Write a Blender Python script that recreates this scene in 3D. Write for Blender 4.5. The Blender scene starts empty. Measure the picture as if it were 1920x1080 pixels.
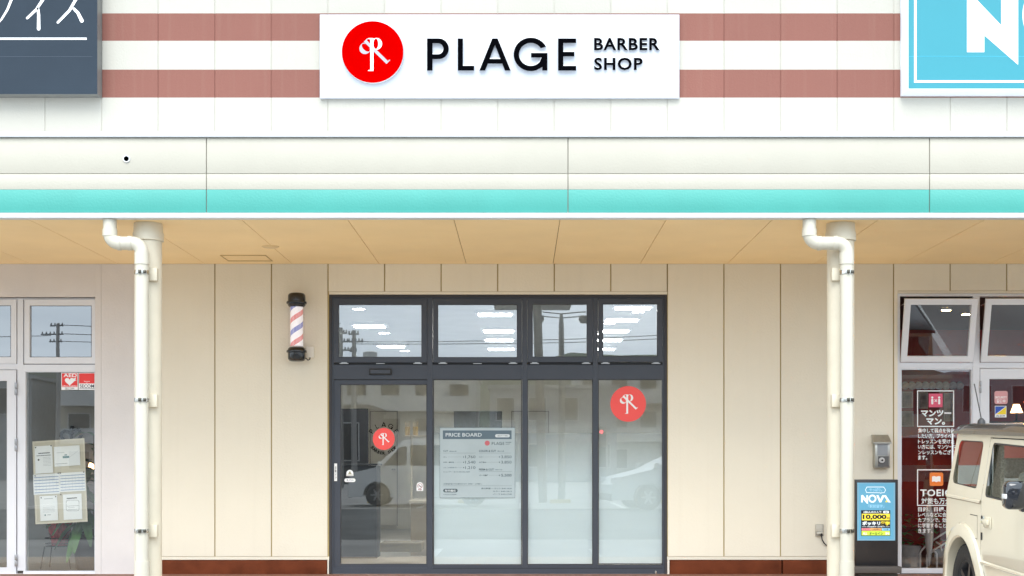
import bpy, bmesh, math, random
from mathutils import Vector, Matrix
random.seed(7)
PI = math.pi
SC = bpy.context.scene
COL = SC.collection
# ------------------------------------------------------------------ camera, sky, sun, exposure
F = 2650.5; CX, CY = 978.0, 870.0; EYE = 1.45; D0 = 15.0
cam = bpy.data.cameras.new('camera'); camo = bpy.data.objects.new('camera', cam); COL.objects.link(camo)
camo.location = (0, -D0, EYE); camo.rotation_euler = (PI/2, 0, 0)
cam.sensor_width = 36; cam.lens = 36*F/1920
cam.shift_x = (960-CX)/1920; cam.shift_y = (CY-540)/1920
cam.clip_start = .1; cam.clip_end = 2500
SC.camera = camo
SUN_EL = math.radians(50); SUN_AZ = math.radians(186)
w = bpy.data.worlds.new('World'); SC.world = w; w.use_nodes = True
nt = w.node_tree; N = nt.nodes; L = nt.links
bg = N['Background']
sky = N.new('ShaderNodeTexSky'); sky.sky_type = 'NISHITA'; sky.sun_disc = False
sky.sun_elevation = SUN_EL; sky.sun_rotation = SUN_AZ; sky.dust_density = 3; sky.air_density = 1.2
hs = N.new('ShaderNodeHueSaturation'); hs.inputs['Saturation'].default_value = .12
L.new(sky.outputs[0], hs.inputs['Color'])
tc = N.new('ShaderNodeTexCoord'); mp = N.new('ShaderNodeMapping'); mp.inputs['Scale'].default_value = (1.5, 1.5, 6)
nz = N.new('ShaderNodeTexNoise'); nz.inputs['Scale'].default_value = 1.6; nz.inputs['Detail'].default_value = 6; nz.inputs['Distortion'].default_value = .6
L.new(tc.outputs['Generated'], mp.inputs[0]); L.new(mp.outputs[0], nz.inputs['Vector'])
cr = N.new('ShaderNodeValToRGB'); cr.color_ramp.elements[0].position = .3; cr.color_ramp.elements[0].color = (8.2, 9.8, 11.4, 1)
cr.color_ramp.elements[1].position = .75; cr.color_ramp.elements[1].color = (13.2, 14.8, 16.2, 1)
L.new(nz.outputs['Fac'], cr.inputs[0])
mx = N.new('ShaderNodeMixRGB'); mx.inputs[0].default_value = .90
L.new(hs.outputs[0], mx.inputs[1]); L.new(cr.outputs[0], mx.inputs[2]); L.new(mx.outputs[0], bg.inputs[0])
bg.inputs[1].default_value = .10
sl = bpy.data.lights.new('sun', 'SUN'); sl.energy = 1.5; sl.angle = math.radians(42); sl.color = (1, .97, .92)
so = bpy.data.objects.new('sun', sl); COL.objects.link(so); so.location = (0, -20, 30)
sd = Vector((math.sin(SUN_AZ)*math.cos(SUN_EL), math.cos(SUN_AZ)*math.cos(SUN_EL), math.sin(SUN_EL)))
so.rotation_euler = (-sd).to_track_quat('-Z', 'Y').to_euler()
SC.view_settings.view_transform = 'Standard'; SC.view_settings.look = 'None'; SC.view_settings.gamma = 1
SC.view_settings.exposure = 1.0
SC.cycles.max_bounces = 12; SC.cycles.transparent_max_bounces = 24; SC.cycles.diffuse_bounces = 8
SC.cycles.use_denoising = True

# ------------------------------------------------------------------ helpers
def P(x, y, Y=0.0):
    s = F/(D0+Y); return Vector(((x-CX)/s, Y, EYE+(CY-y)/s))
def pw(x, Y=0.0): return (x-CX)*(D0+Y)/F
def pz(y, Y=0.0): return EYE+(CY-y)*(D0+Y)/F
def lin(r, g, b):
    f = lambda c: (c/255/12.92) if c/255 <= .04045 else ((c/255+.055)/1.055)**2.4
    return (f(r), f(g), f(b), 1)
MATS = {}
def mat(name, col, rough=.6, metal=0, var=.06, vs=3, bump=0, bs=60, emit=None, es=1, alpha=None, spec=.5, coat=0):
    if name in MATS: return MATS[name]
    m = bpy.data.materials.new(name); m.use_nodes = True; MATS[name] = m
    nt = m.node_tree; N = nt.nodes; L = nt.links; b = N['Principled BSDF']
    c = tuple(col)[:3]+(1,)
    b.inputs['Roughness'].default_value = rough; b.inputs['Metallic'].default_value = metal
    b.inputs['Specular IOR Level'].default_value = spec; b.inputs['Coat Weight'].default_value = coat
    tc = N.new('ShaderNodeTexCoord')
    nz = N.new('ShaderNodeTexNoise'); nz.inputs['Scale'].default_value = vs; nz.inputs['Detail'].default_value = 5
    L.new(tc.outputs['Object'], nz.inputs['Vector'])
    mr = N.new('ShaderNodeMapRange'); mr.inputs[1].default_value = .3; mr.inputs[2].default_value = .7; mr.inputs[3].default_value = 1-var; mr.inputs[4].default_value = 1+var
    L.new(nz.outputs['Fac'], mr.inputs[0])
    mm = N.new('ShaderNodeMixRGB'); mm.blend_type = 'MULTIPLY'; mm.inputs[0].default_value = 1; mm.inputs[1].default_value = c; mm.name = 'basemul'
    L.new(mr.outputs[0], mm.inputs[2]); L.new(mm.outputs[0], b.inputs['Base Color'])
    if bump:
        n2 = N.new('ShaderNodeTexNoise'); n2.inputs['Scale'].default_value = bs; n2.inputs['Detail'].default_value = 4
        L.new(tc.outputs['Object'], n2.inputs['Vector'])
        bp = N.new('ShaderNodeBump'); bp.inputs['Strength'].default_value = bump; bp.inputs['Distance'].default_value = .01
        L.new(n2.outputs['Fac'], bp.inputs['Height']); L.new(bp.outputs[0], b.inputs['Normal'])
    if emit:
        b.inputs['Emission Color'].default_value = tuple(emit)[:3]+(1,); b.inputs['Emission Strength'].default_value = es
    return m
def glass(name, tint=(.9, .93, .92), ior=1.9, extra=0.0):
    if name in MATS: return MATS[name]
    m = bpy.data.materials.new(name); m.use_nodes = True; MATS[name] = m
    nt = m.node_tree; N = nt.nodes; L = nt.links
    for n in list(N):
        if n.type != 'OUTPUT_MATERIAL': N.remove(n)
    out = [n for n in N if n.type == 'OUTPUT_MATERIAL'][0]
    t = N.new('ShaderNodeBsdfTransparent'); t.inputs[0].default_value = (*tint, 1)
    g = N.new('ShaderNodeBsdfGlossy'); g.inputs['Roughness'].default_value = 0.0; g.inputs[0].default_value = (.96, .98, 1, 1)
    fr = N.new('ShaderNodeFresnel'); ge = N.new('ShaderNodeNewGeometry'); e1 = N.new('ShaderNodeMath'); e1.operation = 'MULTIPLY_ADD'; e1.inputs[1].default_value = -2; e1.inputs[2].default_value = 1
    pw_ = N.new('ShaderNodeMath'); pw_.operation = 'POWER'; pw_.inputs[0].default_value = ior
    L.new(ge.outputs['Backfacing'], e1.inputs[0]); L.new(e1.outputs[0], pw_.inputs[1]); L.new(pw_.outputs[0], fr.inputs[0])
    ad = N.new('ShaderNodeMath'); ad.operation = 'ADD'; ad.use_clamp = True; ad.inputs[1].default_value = extra
    tc = N.new('ShaderNodeTexCoord'); n2 = N.new('ShaderNodeTexNoise'); n2.inputs['Scale'].default_value = 1.1; n2.inputs['Detail'].default_value = 1
    bp = N.new('ShaderNodeBump'); bp.inputs['Strength'].default_value = .012; bp.inputs['Distance'].default_value = .02
    L.new(tc.outputs['Object'], n2.inputs['Vector']); L.new(n2.outputs['Fac'], bp.inputs['Height']); L.new(bp.outputs[0], g.inputs['Normal'])
    mx = N.new('ShaderNodeMixShader')
    L.new(fr.outputs[0], ad.inputs[0]); L.new(ad.outputs[0], mx.inputs[0]); L.new(t.outputs[0], mx.inputs[1]); L.new(g.outputs[0], mx.inputs[2]); L.new(mx.outputs[0], out.inputs[0])
    return m

class MB:
    def __init__(s): s.v = []; s.f = []; s.m = []; s.sm = []
    def add(s, vs, fs, mi=0, smooth=False):
        o = len(s.v); s.v += [tuple(v) for v in vs]
        for f in fs: s.f.append([i+o for i in f]); s.m.append(mi); s.sm.append(smooth)
        return s
    def quad(s, a, b, c, d, mi=0): return s.add([a, b, c, d], [(0, 1, 2, 3)], mi)
    def box(s, x0, x1, y0, y1, z0, z1, mi=0, bev=0):
        if x1 < x0: x0, x1 = x1, x0
        if y1 < y0: y0, y1 = y1, y0
        if z1 < z0: z0, z1 = z1, z0
        if bev:
            bm = bmesh.new(); bmesh.ops.create_cube(bm, size=1)
            bmesh.ops.scale(bm, vec=(x1-x0, y1-y0, z1-z0), verts=bm.verts)
            bmesh.ops.translate(bm, vec=((x0+x1)/2, (y0+y1)/2, (z0+z1)/2), verts=bm.verts)
            bmesh.ops.bevel(bm, geom=list(bm.edges), offset=bev, segments=2 if bev < .02 else 4, affect='EDGES', profile=.5)
            bm.verts.index_update()
            s.add([v.co for v in bm.verts], [[v.index for v in f.verts] for f in bm.faces], mi, bev > .01); bm.free(); return s
        v = [(x, y, z) for x in (x0, x1) for y in (y0, y1) for z in (z0, z1)]
        return s.add(v, [(0, 1, 3, 2), (4, 6, 7, 5), (0, 4, 5, 1), (2, 3, 7, 6), (0, 2, 6, 4), (1, 5, 7, 3)], mi)
    def pbox(s, x0, y0, x1, y1, Ya, Yb, mi=0, bev=0):     # photo rectangle measured at the depth of its front face
        return s.box(pw(x0, Ya), pw(x1, Ya), Ya, Yb, pz(y1, Ya), pz(y0, Ya), mi, bev)
    def frame(s, x0, y0, x1, y1, t, Ya, Yb, mi=0, tb=None, tt=None):  # rectangular ring, butted pieces
        tb = t if tb is None else tb; tt = t if tt is None else tt
        s.pbox(x0, y0, x0+t, y1, Ya, Yb, mi); s.pbox(x1-t, y0, x1, y1, Ya, Yb, mi)
        s.pbox(x0+t, y0, x1-t, y0+tt, Ya, Yb, mi); s.pbox(x0+t, y1-tb, x1-t, y1, Ya, Yb, mi); return s
    def tube(s, pts, r, n=12, mi=0, cap=True, rs=None):
        pts = [Vector(p) for p in pts]; k = len(pts); vs = []; fs = []
        up = None
        for i, p in enumerate(pts):
            d = (pts[min(i+1, k-1)]-pts[max(i-1, 0)]).normalized()
            if up is None:
                up = Vector((0, 0, 1)) if abs(d.z) < .9 else Vector((1, 0, 0))
            a = d.cross(up).normalized(); b = a.cross(d).normalized(); up = b
            rr = rs[i] if rs else r
            for j in range(n):
                t = 2*PI*j/n; vs.append(p+a*rr*math.cos(t)+b*rr*math.sin(t))
        for i in range(k-1):
            for j in range(n):
                j2 = (j+1) % n; fs.append((i*n+j, i*n+j2, (i+1)*n+j2, (i+1)*n+j))
        s.add(vs, fs, mi, True)
        if cap: s.add(vs[:n], [tuple(range(n))], mi); s.add(vs[-n:], [tuple(range(n))], mi)
        return s
    def lathe(s, prof, c, axis='z', n=32, mi=0, cap=True):   # prof: (radius, height)
        vs = []; fs = []; c = Vector(c)
        for r, h in prof:
            for j in range(n):
                t = 2*PI*j/n; a, b = r*math.cos(t), r*math.sin(t)
                p = {'z': Vector((a, b, h)), 'y': Vector((a, h, b)), 'x': Vector((h, a, b))}[axis]
                vs.append(c+p)
        for i in range(len(prof)-1):
            for j in range(n):
                j2 = (j+1) % n; fs.append((i*n+j, i*n+j2, (i+1)*n+j2, (i+1)*n+j))
        s.add(vs, fs, mi, True)
        if cap and prof[0][0] > 1e-6: s.add(vs[:n], [tuple(range(n))], mi)
        if cap and prof[-1][0] > 1e-6: s.add(vs[-n:], [tuple(range(n))], mi)
        return s
    def mesh(s, vf, fn, mi=0):
        v, f = vf; return s.add([fn(*p) for p in v], f, mi)
    def build(s, name, mats, parent=None, recalc=True, bevel=0):
        me = bpy.data.meshes.new(name); me.from_pydata(s.v, [], s.f)
        if not isinstance(mats, (list, tuple)): mats = [mats]
        for m in mats: me.materials.append(m)
        me.polygons.foreach_set('material_index', s.m); me.polygons.foreach_set('use_smooth', s.sm)
        me.validate(); me.update()
        if recalc:
            bm = bmesh.new(); bm.from_mesh(me); bmesh.ops.remove_doubles(bm, verts=bm.verts, dist=1e-5)
            bmesh.ops.recalc_face_normals(bm, faces=bm.faces); bm.to_mesh(me); bm.free()
        me.set_sharp_from_angle(angle=math.radians(40))
        o = bpy.data.objects.new(name, me); COL.objects.link(o)
        if parent: o.parent = parent; o.matrix_parent_inverse = Matrix.Identity(4)
        if parent and parent.type == 'EMPTY' and tuple(parent.location) != (0, 0, 0) and not parent.get('_local'):
            me.transform(parent_inv(parent))
        elif parent and parent.parent and not parent.parent.get('_local') and tuple(parent.parent.location) != (0, 0, 0):
            me.transform(parent_inv(parent.parent))
        return o
def parent_inv(e): return Matrix.Translation(-Vector(e.location))
def tag(o, label, cat, group=None, kind=None):
    if label: o['label'] = label
    if cat: o['category'] = cat
    if group: o['group'] = group
    if kind: o['kind'] = kind
    return o
def empty(name, loc=(0, 0, 0), label=None, cat=None, group=None, local=False, rot=(0, 0, 0)):
    e = bpy.data.objects.new(name, None); COL.objects.link(e); e.location = loc; e.rotation_euler = rot; e.empty_display_size = .2
    if local: e['_local'] = 1
    return tag(e, label, cat, group)
def dup(o, loc, label=None):
    r = o.copy(); COL.objects.link(r); r.location = loc
    if label: r['label'] = label
    for ch in list(o.children):
        c = ch.copy(); COL.objects.link(c); c.parent = r
        for g in list(ch.children):
            d = g.copy(); COL.objects.link(d); d.parent = c
    return r
def fill(loops, ext=0):
    cu = bpy.data.curves.new('t', 'CURVE'); cu.dimensions = '2D'; cu.fill_mode = 'BOTH'; cu.extrude = ext
    for lp in loops:
        sp = cu.splines.new('POLY'); sp.points.add(len(lp)-1)
        for i, p in enumerate(lp): sp.points[i].co = (p[0], p[1], 0, 1)
        sp.use_cyclic_u = True
    return cmesh(cu)
def cmesh(cu):
    o = bpy.data.objects.new('t', cu); COL.objects.link(o)
    bpy.context.view_layer.update()
    me = bpy.data.meshes.new_from_object(o.evaluated_get(bpy.context.evaluated_depsgraph_get()))
    v = [tuple(x.co) for x in me.vertices]; f = [tuple(p.vertices) for p in me.polygons]
    bpy.data.objects.remove(o); bpy.data.meshes.remove(me)
    return v, f
TXT = {}
def text(sx, off=0, ext=0, spacing=1):
    k = (sx, off, ext, spacing)
    if k not in TXT:
        cu = bpy.data.curves.new('t', 'FONT'); cu.body = sx; cu.offset = off; cu.resolution_u = 3; cu.extrude = ext; cu.space_character = spacing
        TXT[k] = cmesh(cu)
    return TXT[k]
def put(mb, sx, x0, y0, x1, y1, Y, off=0, th=0, mi=0, spacing=1):  # text whose outline fills the photo rectangle, on the plane at depth Y
    v, f = text(sx, off, .5 if th else 0, spacing)
    if not v: return
    ax, bx = min(p[0] for p in v), max(p[0] for p in v); ay, by = min(p[1] for p in v), max(p[1] for p in v)
    hh = (by-ay) or 1
    if x1 is None: x1 = x0+(bx-ax)*(y1-y0)/hh
    def fn(x, y, z):
        q = P(x0+(x-ax)/(bx-ax)*(x1-x0), y1-(y-ay)/hh*(y1-y0), Y); q.y = Y-(z+.5)*th if th else Y; return q
    mb.mesh((v, f), fn, mi)
def putpoly(mb, loops, Y, th=0, mi=0):   # photo-measured outline on the plane at depth Y, th thick towards the street
    v, f = fill([[(x, -y) for x, y in lp] for lp in loops], .5 if th else 0)
    def fn(x, y, z):
        q = P(x, -y, Y); q.y = Y-(z+.5)*th if th else Y; return q
    mb.mesh((v, f), fn, mi)
def arc(cx, cy, rx, ry, a0, a1, n): return [(cx+rx*math.cos(math.radians(a0+(a1-a0)*i/n)), cy+ry*math.sin(math.radians(a0+(a1-a0)*i/n))) for i in range(n+1)]
def circ(cx, cy, r, n=48): return arc(cx, cy, r, r, 0, 360, n)[:-1]
def rr(x0, y0, x1, y1, r, n=4):
    return arc(x1-r, y1-r, r, r, 0, 90, n)+arc(x0+r, y1-r, r, r, 90, 180, n)+arc(x0+r, y0+r, r, r, 180, 270, n)+arc(x1-r, y0+r, r, r, 270, 360, n)
def rpoly(pts, r, n=4):     # rounded polygon
    out = []; k = len(pts)
    for i in range(k):
        p = Vector(pts[i]); a = Vector(pts[i-1]); b = Vector(pts[(i+1) % k])
        ri = r[i] if isinstance(r, (list, tuple)) else r
        da = (a-p); db = (b-p); q = min(ri, da.length*.45, db.length*.45)
        if q < 1e-4: out.append(tuple(p)); continue
        s, e = p+da.normalized()*q, p+db.normalized()*q
        for j in range(n+1):
            t = j/n; out.append(tuple(s*(1-t)**2+p*2*t*(1-t)+e*t*t))
    return out

# ------------------------------------------------------------------ materials
CREAM = (.76, .707, .588)
def wall_mat():
    m = mat('painted_siding', CREAM, .75, var=.02, vs=1.2, bump=.25, bs=45)
    nt = m.node_tree; N = nt.nodes; L = nt.links; b = N['Principled BSDF']; mm = N['basemul']
    tc = N.new('ShaderNodeTexCoord'); sx = N.new('ShaderNodeSeparateXYZ'); L.new(tc.outputs['Object'], sx.inputs[0])
    def band(lo, hi):
        a = N.new('ShaderNodeMath'); a.operation = 'GREATER_THAN'; a.inputs[1].default_value = lo; L.new(sx.outputs['Z'], a.inputs[0])
        c = N.new('ShaderNodeMath'); c.operation = 'LESS_THAN'; c.inputs[1].default_value = hi; L.new(sx.outputs['Z'], c.inputs[0])
        e = N.new('ShaderNodeMath'); e.operation = 'MULTIPLY'; L.new(a.outputs[0], e.inputs[0]); L.new(c.outputs[0], e.inputs[1]); return e
    b1 = band(pz(183), pz(130.5)); b2 = band(pz(76.5), pz(25))
    ad = N.new('ShaderNodeMath'); ad.operation = 'ADD'; L.new(b1.outputs[0], ad.inputs[0]); L.new(b2.outputs[0], ad.inputs[1])
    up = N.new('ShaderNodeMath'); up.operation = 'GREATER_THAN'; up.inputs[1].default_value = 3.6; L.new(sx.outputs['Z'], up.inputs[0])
    c0 = N.new('ShaderNodeMixRGB'); L.new(up.outputs[0], c0.inputs[0]); c0.inputs[1].default_value = (*CREAM, 1); c0.inputs[2].default_value = (.465, .445, .39, 1)  # same wall, upper part darkened in colour to offset its stronger daylight
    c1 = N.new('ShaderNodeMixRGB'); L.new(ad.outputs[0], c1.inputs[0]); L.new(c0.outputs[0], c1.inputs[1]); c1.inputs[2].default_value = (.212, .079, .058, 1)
    # rain streaks: a stain texture stretched down the panels
    mp = N.new('ShaderNodeMapping'); mp.inputs['Scale'].default_value = (9, 1, .25); L.new(tc.outputs['Object'], mp.inputs[0])
    nz = N.new('ShaderNodeTexNoise'); nz.inputs['Scale'].default_value = 1.5; nz.inputs['Detail'].default_value = 6; L.new(mp.outputs[0], nz.inputs['Vector'])
    r = N.new('ShaderNodeMapRange'); r.inputs[1].default_value = .52; r.inputs[2].default_value = .8; r.inputs[3].default_value = 0; r.inputs[4].default_value = .06; L.new(nz.outputs['Fac'], r.inputs[0])
    c2 = N.new('ShaderNodeMixRGB'); L.new(r.outputs[0], c2.inputs[0]); L.new(c1.outputs[0], c2.inputs[1]); c2.inputs[2].default_value = (.42, .36, .27, 1)
    ge = N.new('ShaderNodeNewGeometry'); pr = N.new('ShaderNodeMapRange'); pr.inputs[3].default_value = .955; pr.inputs[4].default_value = 1.03; L.new(ge.outputs['Random Per Island'], pr.inputs[0])
    c3 = N.new('ShaderNodeMixRGB'); c3.blend_type = 'MULTIPLY'; c3.inputs[0].default_value = 1; L.new(c2.outputs[0], c3.inputs[1]); L.new(pr.outputs[0], c3.inputs[2])
    L.new(c3.outputs[0], mm.inputs[1])
    return m
M_wall = wall_mat()
M_seal = mat('sealant', (.42, .33, .15), .8)
M_seal_up = mat('sealant_pale', (.62, .60, .54), .8)
M_lav = mat('lavender_render', (.67, .64, .63), .8, var=.03, bump=.2, bs=50)
M_base = mat('brown_base', (.13, .033, .013), .75, var=.25, vs=5, bump=.15, bs=25, spec=.12)
M_trimc = mat('cream_trim', (.80, .74, .64), .6)
M_fascia = mat('fascia_cream', (.485, .46, .39), .6, var=.02, bump=.2, bs=50)
M_teal = mat('fascia_teal', (.062, .345, .30), .5, var=.04, vs=2, bump=.2, bs=50)
M_white = mat('white_metal', (.72, .74, .77), .35, var=.02)
M_soffit = mat('soffit_board', (.94, .71, .39), .6, var=.04, vs=1.5, bump=.1, bs=40)
M_line = mat('dark_joint', (.17, .11, .045), .9)
M_dline = mat('fascia_joint', (.42, .41, .36), .9)
M_col = mat('cream_paint', (.66, .60, .475), .55, var=.04, vs=6, bump=.15, bs=60)
M_pipe = mat('cream_plastic', (.58, .545, .455), .3, var=.02)
M_steel = mat('stainless', (.55, .54, .50), .25, metal=1, var=.3, vs=40)
M_slate = mat('slate_frame', (.040, .047, .064), .42, var=.05)
M_slate2 = mat('slate_frame_dark', (.035, .032, .035), .5)
M_black = mat('black_gasket', (.012, .012, .014), .6)
M_blackgloss = mat('black_gloss', (.006, .006, .007), .22, coat=.3)
M_alu = mat('white_aluminium', (.70, .71, .75), .35, var=.02)
M_glass = glass('clear_glass', (.87, .90, .89), extra=.07)
M_glass_t = glass('transom_glass', (.56, .61, .64), ior=2.0, extra=.11)
M_glass_r = glass('shop_glass', (.84, .83, .83), ior=1.9, extra=.03)
M_red = mat('sign_red', (.44, .0, .0), .7, var=0, spec=0)
M_pink = mat('sticker_red', (.86, .085, .075), .5, var=0)
M_ink = mat('black_ink', (.002, .002, .003), .8, spec=0)
M_ink2 = mat('dark_vinyl', (.05, .055, .055), .5)
M_paper = mat('white_paper', (.88, .88, .88), .7, var=.01)
M_vinyl = mat('white_vinyl', (.86, .86, .86), .5, var=0)
M_grey = mat('logo_grey', (.36, .36, .41), .5, var=0)

# ------------------------------------------------------------------ ground
g = MB(); ys = [-300, -60, -20, -12, -2.82]; zs = [.33, .33, .33, 0, 0]
for i in range(4): g.quad((-400, ys[i], zs[i]), (400, ys[i], zs[i]), (400, ys[i+1], zs[i+1]), (-400, ys[i+1], zs[i+1]))
g.quad((-400, -2.82, 0), (400, -2.82, 0), (400, 400, 0), (-400, 400, 0))
M_asph = mat('asphalt', (.24, .235, .225), .85, var=.25, vs=.6, bump=.5, bs=90)
go = g.build('ground', M_asph); tag(go, 'grey asphalt parking lot', None, kind='structure')
def paver_mat():
    m = bpy.data.materials.new('pavers'); m.use_nodes = True; N = m.node_tree.nodes; L = m.node_tree.links; b = N['Principled BSDF']
    tc = N.new('ShaderNodeTexCoord'); br = N.new('ShaderNodeTexBrick'); br.inputs['Scale'].default_value = 4
    br.inputs['Color1'].default_value = (.60, .47, .34, 1); br.inputs['Color2'].default_value = (.68, .55, .41, 1); br.inputs['Mortar'].default_value = (.35, .32, .29, 1); br.inputs['Mortar Size'].default_value = .012
    L.new(tc.outputs['Object'], br.inputs[0]); L.new(br.outputs[0], b.inputs['Base Color']); b.inputs['Roughness'].default_value = .75
    bp = N.new('ShaderNodeBump'); bp.inputs['Strength'].default_value = .3; bp.inputs['Distance'].default_value = .01; L.new(br.outputs[1], bp.inputs['Height']); bp.invert = True; L.new(bp.outputs[0], b.inputs['Normal'])
    return m
FL = .28
sw = MB().box(-14, 14, -2.68, -.001, -.1, FL); sw.build('pavement', paver_mat())['kind'] = 'structure'
MB().box(-14, 14, -.42, -.0195, FL-.02, FL+.004).build('pavement_border', mat('red_tile', (.23, .105, .07), .6, var=.2, vs=9))['kind'] = 'structure'
kb = MB()
for i in range(47): kb.box(-14+i*.6, -14+i*.6+.594, -2.82, -2.685, -.1, FL-.003, bev=.012)
kb.build('kerb', mat('kerb_concrete', (.42, .41, .39), .8, bump=.3))['kind'] = 'structure'
pm = MB()
for i in range(-6, 8):
    x = -1.4+i*2.6; pm.box(x-.06, x+.06, -9.0, -4.0, .001, .005)
for i in range(-6, 8):
    x = -2.6+i*2.6; pm.box(x-.06, x+.06, -25.5, -20.6, .331, .336)
for y in (-17.4, -14.9): pm.box(-30, 30, y-.06, y+.06, 0, 0) if False else None
pm.build('parking_markings', mat('road_paint', (.68, .68, .66), .7, var=.15, vs=12))['kind'] = 'structure'

# ------------------------------------------------------------------ building
B = empty('shopping_building', (0, 0, 0), 'cream panelled shopping building with brown stripes and a green banded canopy', 'building')
G0, GP = 615.0, 106.05
BOT = pz(1043); TOPZ = 8.0; XL, XR = -11.5, 11.0; SZ = pz(495)
XB = pw(287)       # where the grey neighbour wall ends
opens = [(pw(617), pw(1251), pz(1078.5), pz(552), pz(546)), (pw(1683), XR-.8, pz(1076), pz(550), pz(545))]
wl = MB(); seal = MB()
k = -14
while True:
    a = pw(G0+GP*k); b = pw(G0+GP*(k+1)); k += 1
    if a > XR: break
    if b < XL: continue
    a = max(a, XL); b = min(b, XR); gp = .0065
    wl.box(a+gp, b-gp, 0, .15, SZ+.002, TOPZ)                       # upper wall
    if b <= XB+.05: continue
    cuts = sorted({max(a, XB), b}|{o[j] for o in opens for j in (0, 1) if a+.012 < o[j] < b-.012})
    for c0, c1 in zip(cuts, cuts[1:]):
        mid = (c0+c1)/2; op = [o for o in opens if o[0] < mid < o[1]]
        g0 = gp if abs(c0-a) < 1e-6 or c0 == XB else 0; g1 = gp if abs(c1-b) < 1e-6 else 0
        if op:
            wl.box(c0+g0, c1-g1, 0, .15, op[0][4], SZ)
        else:
            wl.box(c0+g0, c1-g1, 0, .15, BOT, SZ)
for o in opens: wl.box(o[0], o[1], .0005, .15, o[3], o[4]-.004)
for x0, x1 in ((XB+.005, pw(617)), (pw(1251), pw(1683))): wl.box(x0, x1, .001, .15, pz(1049.5), BOT-.004)
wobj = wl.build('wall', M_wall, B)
seal.box(XL, XR, .006, .14, SZ+.01, TOPZ-.01, 1)
for x0, x1, z0 in ((XB, pw(617)+.002, BOT-.03), (pw(617)-.002, pw(1251)+.002, pz(548)), (pw(1251)-.002, pw(1683)+.002, BOT-.03), (pw(1683)-.002, XR, pz(546))):
    seal.box(x0+.004, x1-.004, .012, .13, z0, SZ+.008, 0)
seal.build('panel_joint', [M_seal, M_wall], B)
for x0, x1 in ((302, 613), (1256, 1465), (1467.5, 1681)): MB().box(pw(x0), pw(x1), -.018, .14, FL-.05, pz(1050.5), bev=.006).build('base_band', M_base, B)
for x0, x1 in ((287, 301), (614, 616.5), (1251.5, 1255)): MB().box(pw(x0), pw(x1), -.004, .1, FL-.05, pz(1050)).build('corner_trim', M_trimc, B)
lv = MB()                                                            # grey neighbour wall, with its opening
LX1 = pw(178.5)
lv.box(LX1, pw(190)-.001, -.006, .16, FL-.05, SZ-.002); lv.box(pw(190)+.001, XB, -.006, .16, FL-.05, SZ-.002)
lv.box(XL, LX1-.001, -.006, .16, pz(557), SZ-.002); lv.box(XL, LX1-.001, -.006, .16, FL-.05, pz(1076))
lv.box(XL, XL+1.2, -.0055, .16, pz(1076)+.001, pz(557)-.001)
lv.build('grey_wall', M_lav, B)
# shell: sides, roof, parapet coping
sh = MB(); sh.box(XL, XL+.2, .16, 14, -.1, TOPZ); sh.box(XR-.2, XR, .16, 14, -.1, TOPZ); sh.box(XL+.2, XR-.2, 13.8, 14, -.1, TOPZ); sh.box(XL+.2, XR-.2, .16, 13.8, 7.3, 7.5)
sh.box(XL-.05, XR+.05, -.05, .25, TOPZ+.002, TOPZ+.1)
sh.build('outer_shell', M_trimc, B)

# canopy
YF = -2.82
cn = MB(); zl = lambda y: pz(y, YF)
fy = YF+.02
jx = [-969, -291, 387, 1065, 1743, 2421]
for a, b in zip(jx, jx[1:]):
    xa, xb = pw(a, fy)+.004, pw(b, fy)-.004
    xa = max(xa, XL); xb = min(xb, XR)
    if xb <= xa: continue
    cn.box(xa, xb, fy, fy+.06, zl(324.6)+.001, zl(258), 0, bev=.003); cn.box(xa, xb, fy, fy+.06, zl(354.5), zl(325)-.001, 0, bev=.003)
    cn.box(xa, xb, fy+.0005, fy+.06, zl(397.5), zl(354.5), 1, bev=.003)
fas = cn.build('canopy_fascia', [M_fascia, M_teal], B)
fl = MB()
fl.box(XL, XR, fy+.018, fy+.05, zl(398), zl(257)); fl.build('joint_backing', M_dline, fas)
fl = MB(); fl.box(XL-.03, XR+.03, YF-.006, YF+.25, zl(256.5), zl(247.5), bev=.004); fl.build('flashing', M_white, fas)
fl = MB(); fl.box(XL, XR, YF, YF+.11, zl(408), zl(399), bev=.003); fl.build('drip_edge', M_white, fas)
cn = MB(); cn.box(XL, XR, fy+.07, -.001, zl(253), zl(251.5)); cn.build('canopy_roof', M_white, B)
sf = MB(); zs_ = SZ
sxs = [pw(548+163*k) for k in range(-9, 14)]
sxs = [XL]+[x for x in sxs if XL < x < XR]+[XR]
sys_ = [YF+.11, D0*(SZ-EYE)/((CY-433)/F*D0)-D0 if False else (SZ-EYE)*F/(CY-433)-D0, (SZ-EYE)*F/(CY-461)-D0, -.004]
for a, b in zip(sxs, sxs[1:]):
    for c, d in zip(sys_, sys_[1:]): sf.box(a+.003, b-.003, c+.0012, d-.0012, zs_, zs_+.03)
sof = sf.build('soffit', M_soffit, B)
sb = MB(); sb.box(XL, XR, YF+.1, -.002, zs_+.012, zs_+.05); sb.build('joint_backing', M_line, sof)
def soffp(x, y): Yd = (SZ-EYE)*F/(CY-y)-D0; return Vector((pw(x, Yd), Yd, SZ))
hp = MB()   # access hatch outline & round vent
a, b_, c, d = soffp(412, 478), soffp(498, 478), soffp(511, 489), soffp(427, 489)
hx0, hx1, hy0, hy1 = a.x, b_.x, a.y, c.y
for r in ((hx0, hx1, hy0, hy0+.02), (hx0, hx1, hy1-.02, hy1), (hx0, hx0+.009, hy0+.02, hy1-.02), (hx1-.009, hx1, hy0+.02, hy1-.02)): hp.box(*r, zs_-.006, zs_-.001)
hp.build('access_hatch', mat('hatch_edge', (.48, .33, .13), .5), sof)
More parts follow.
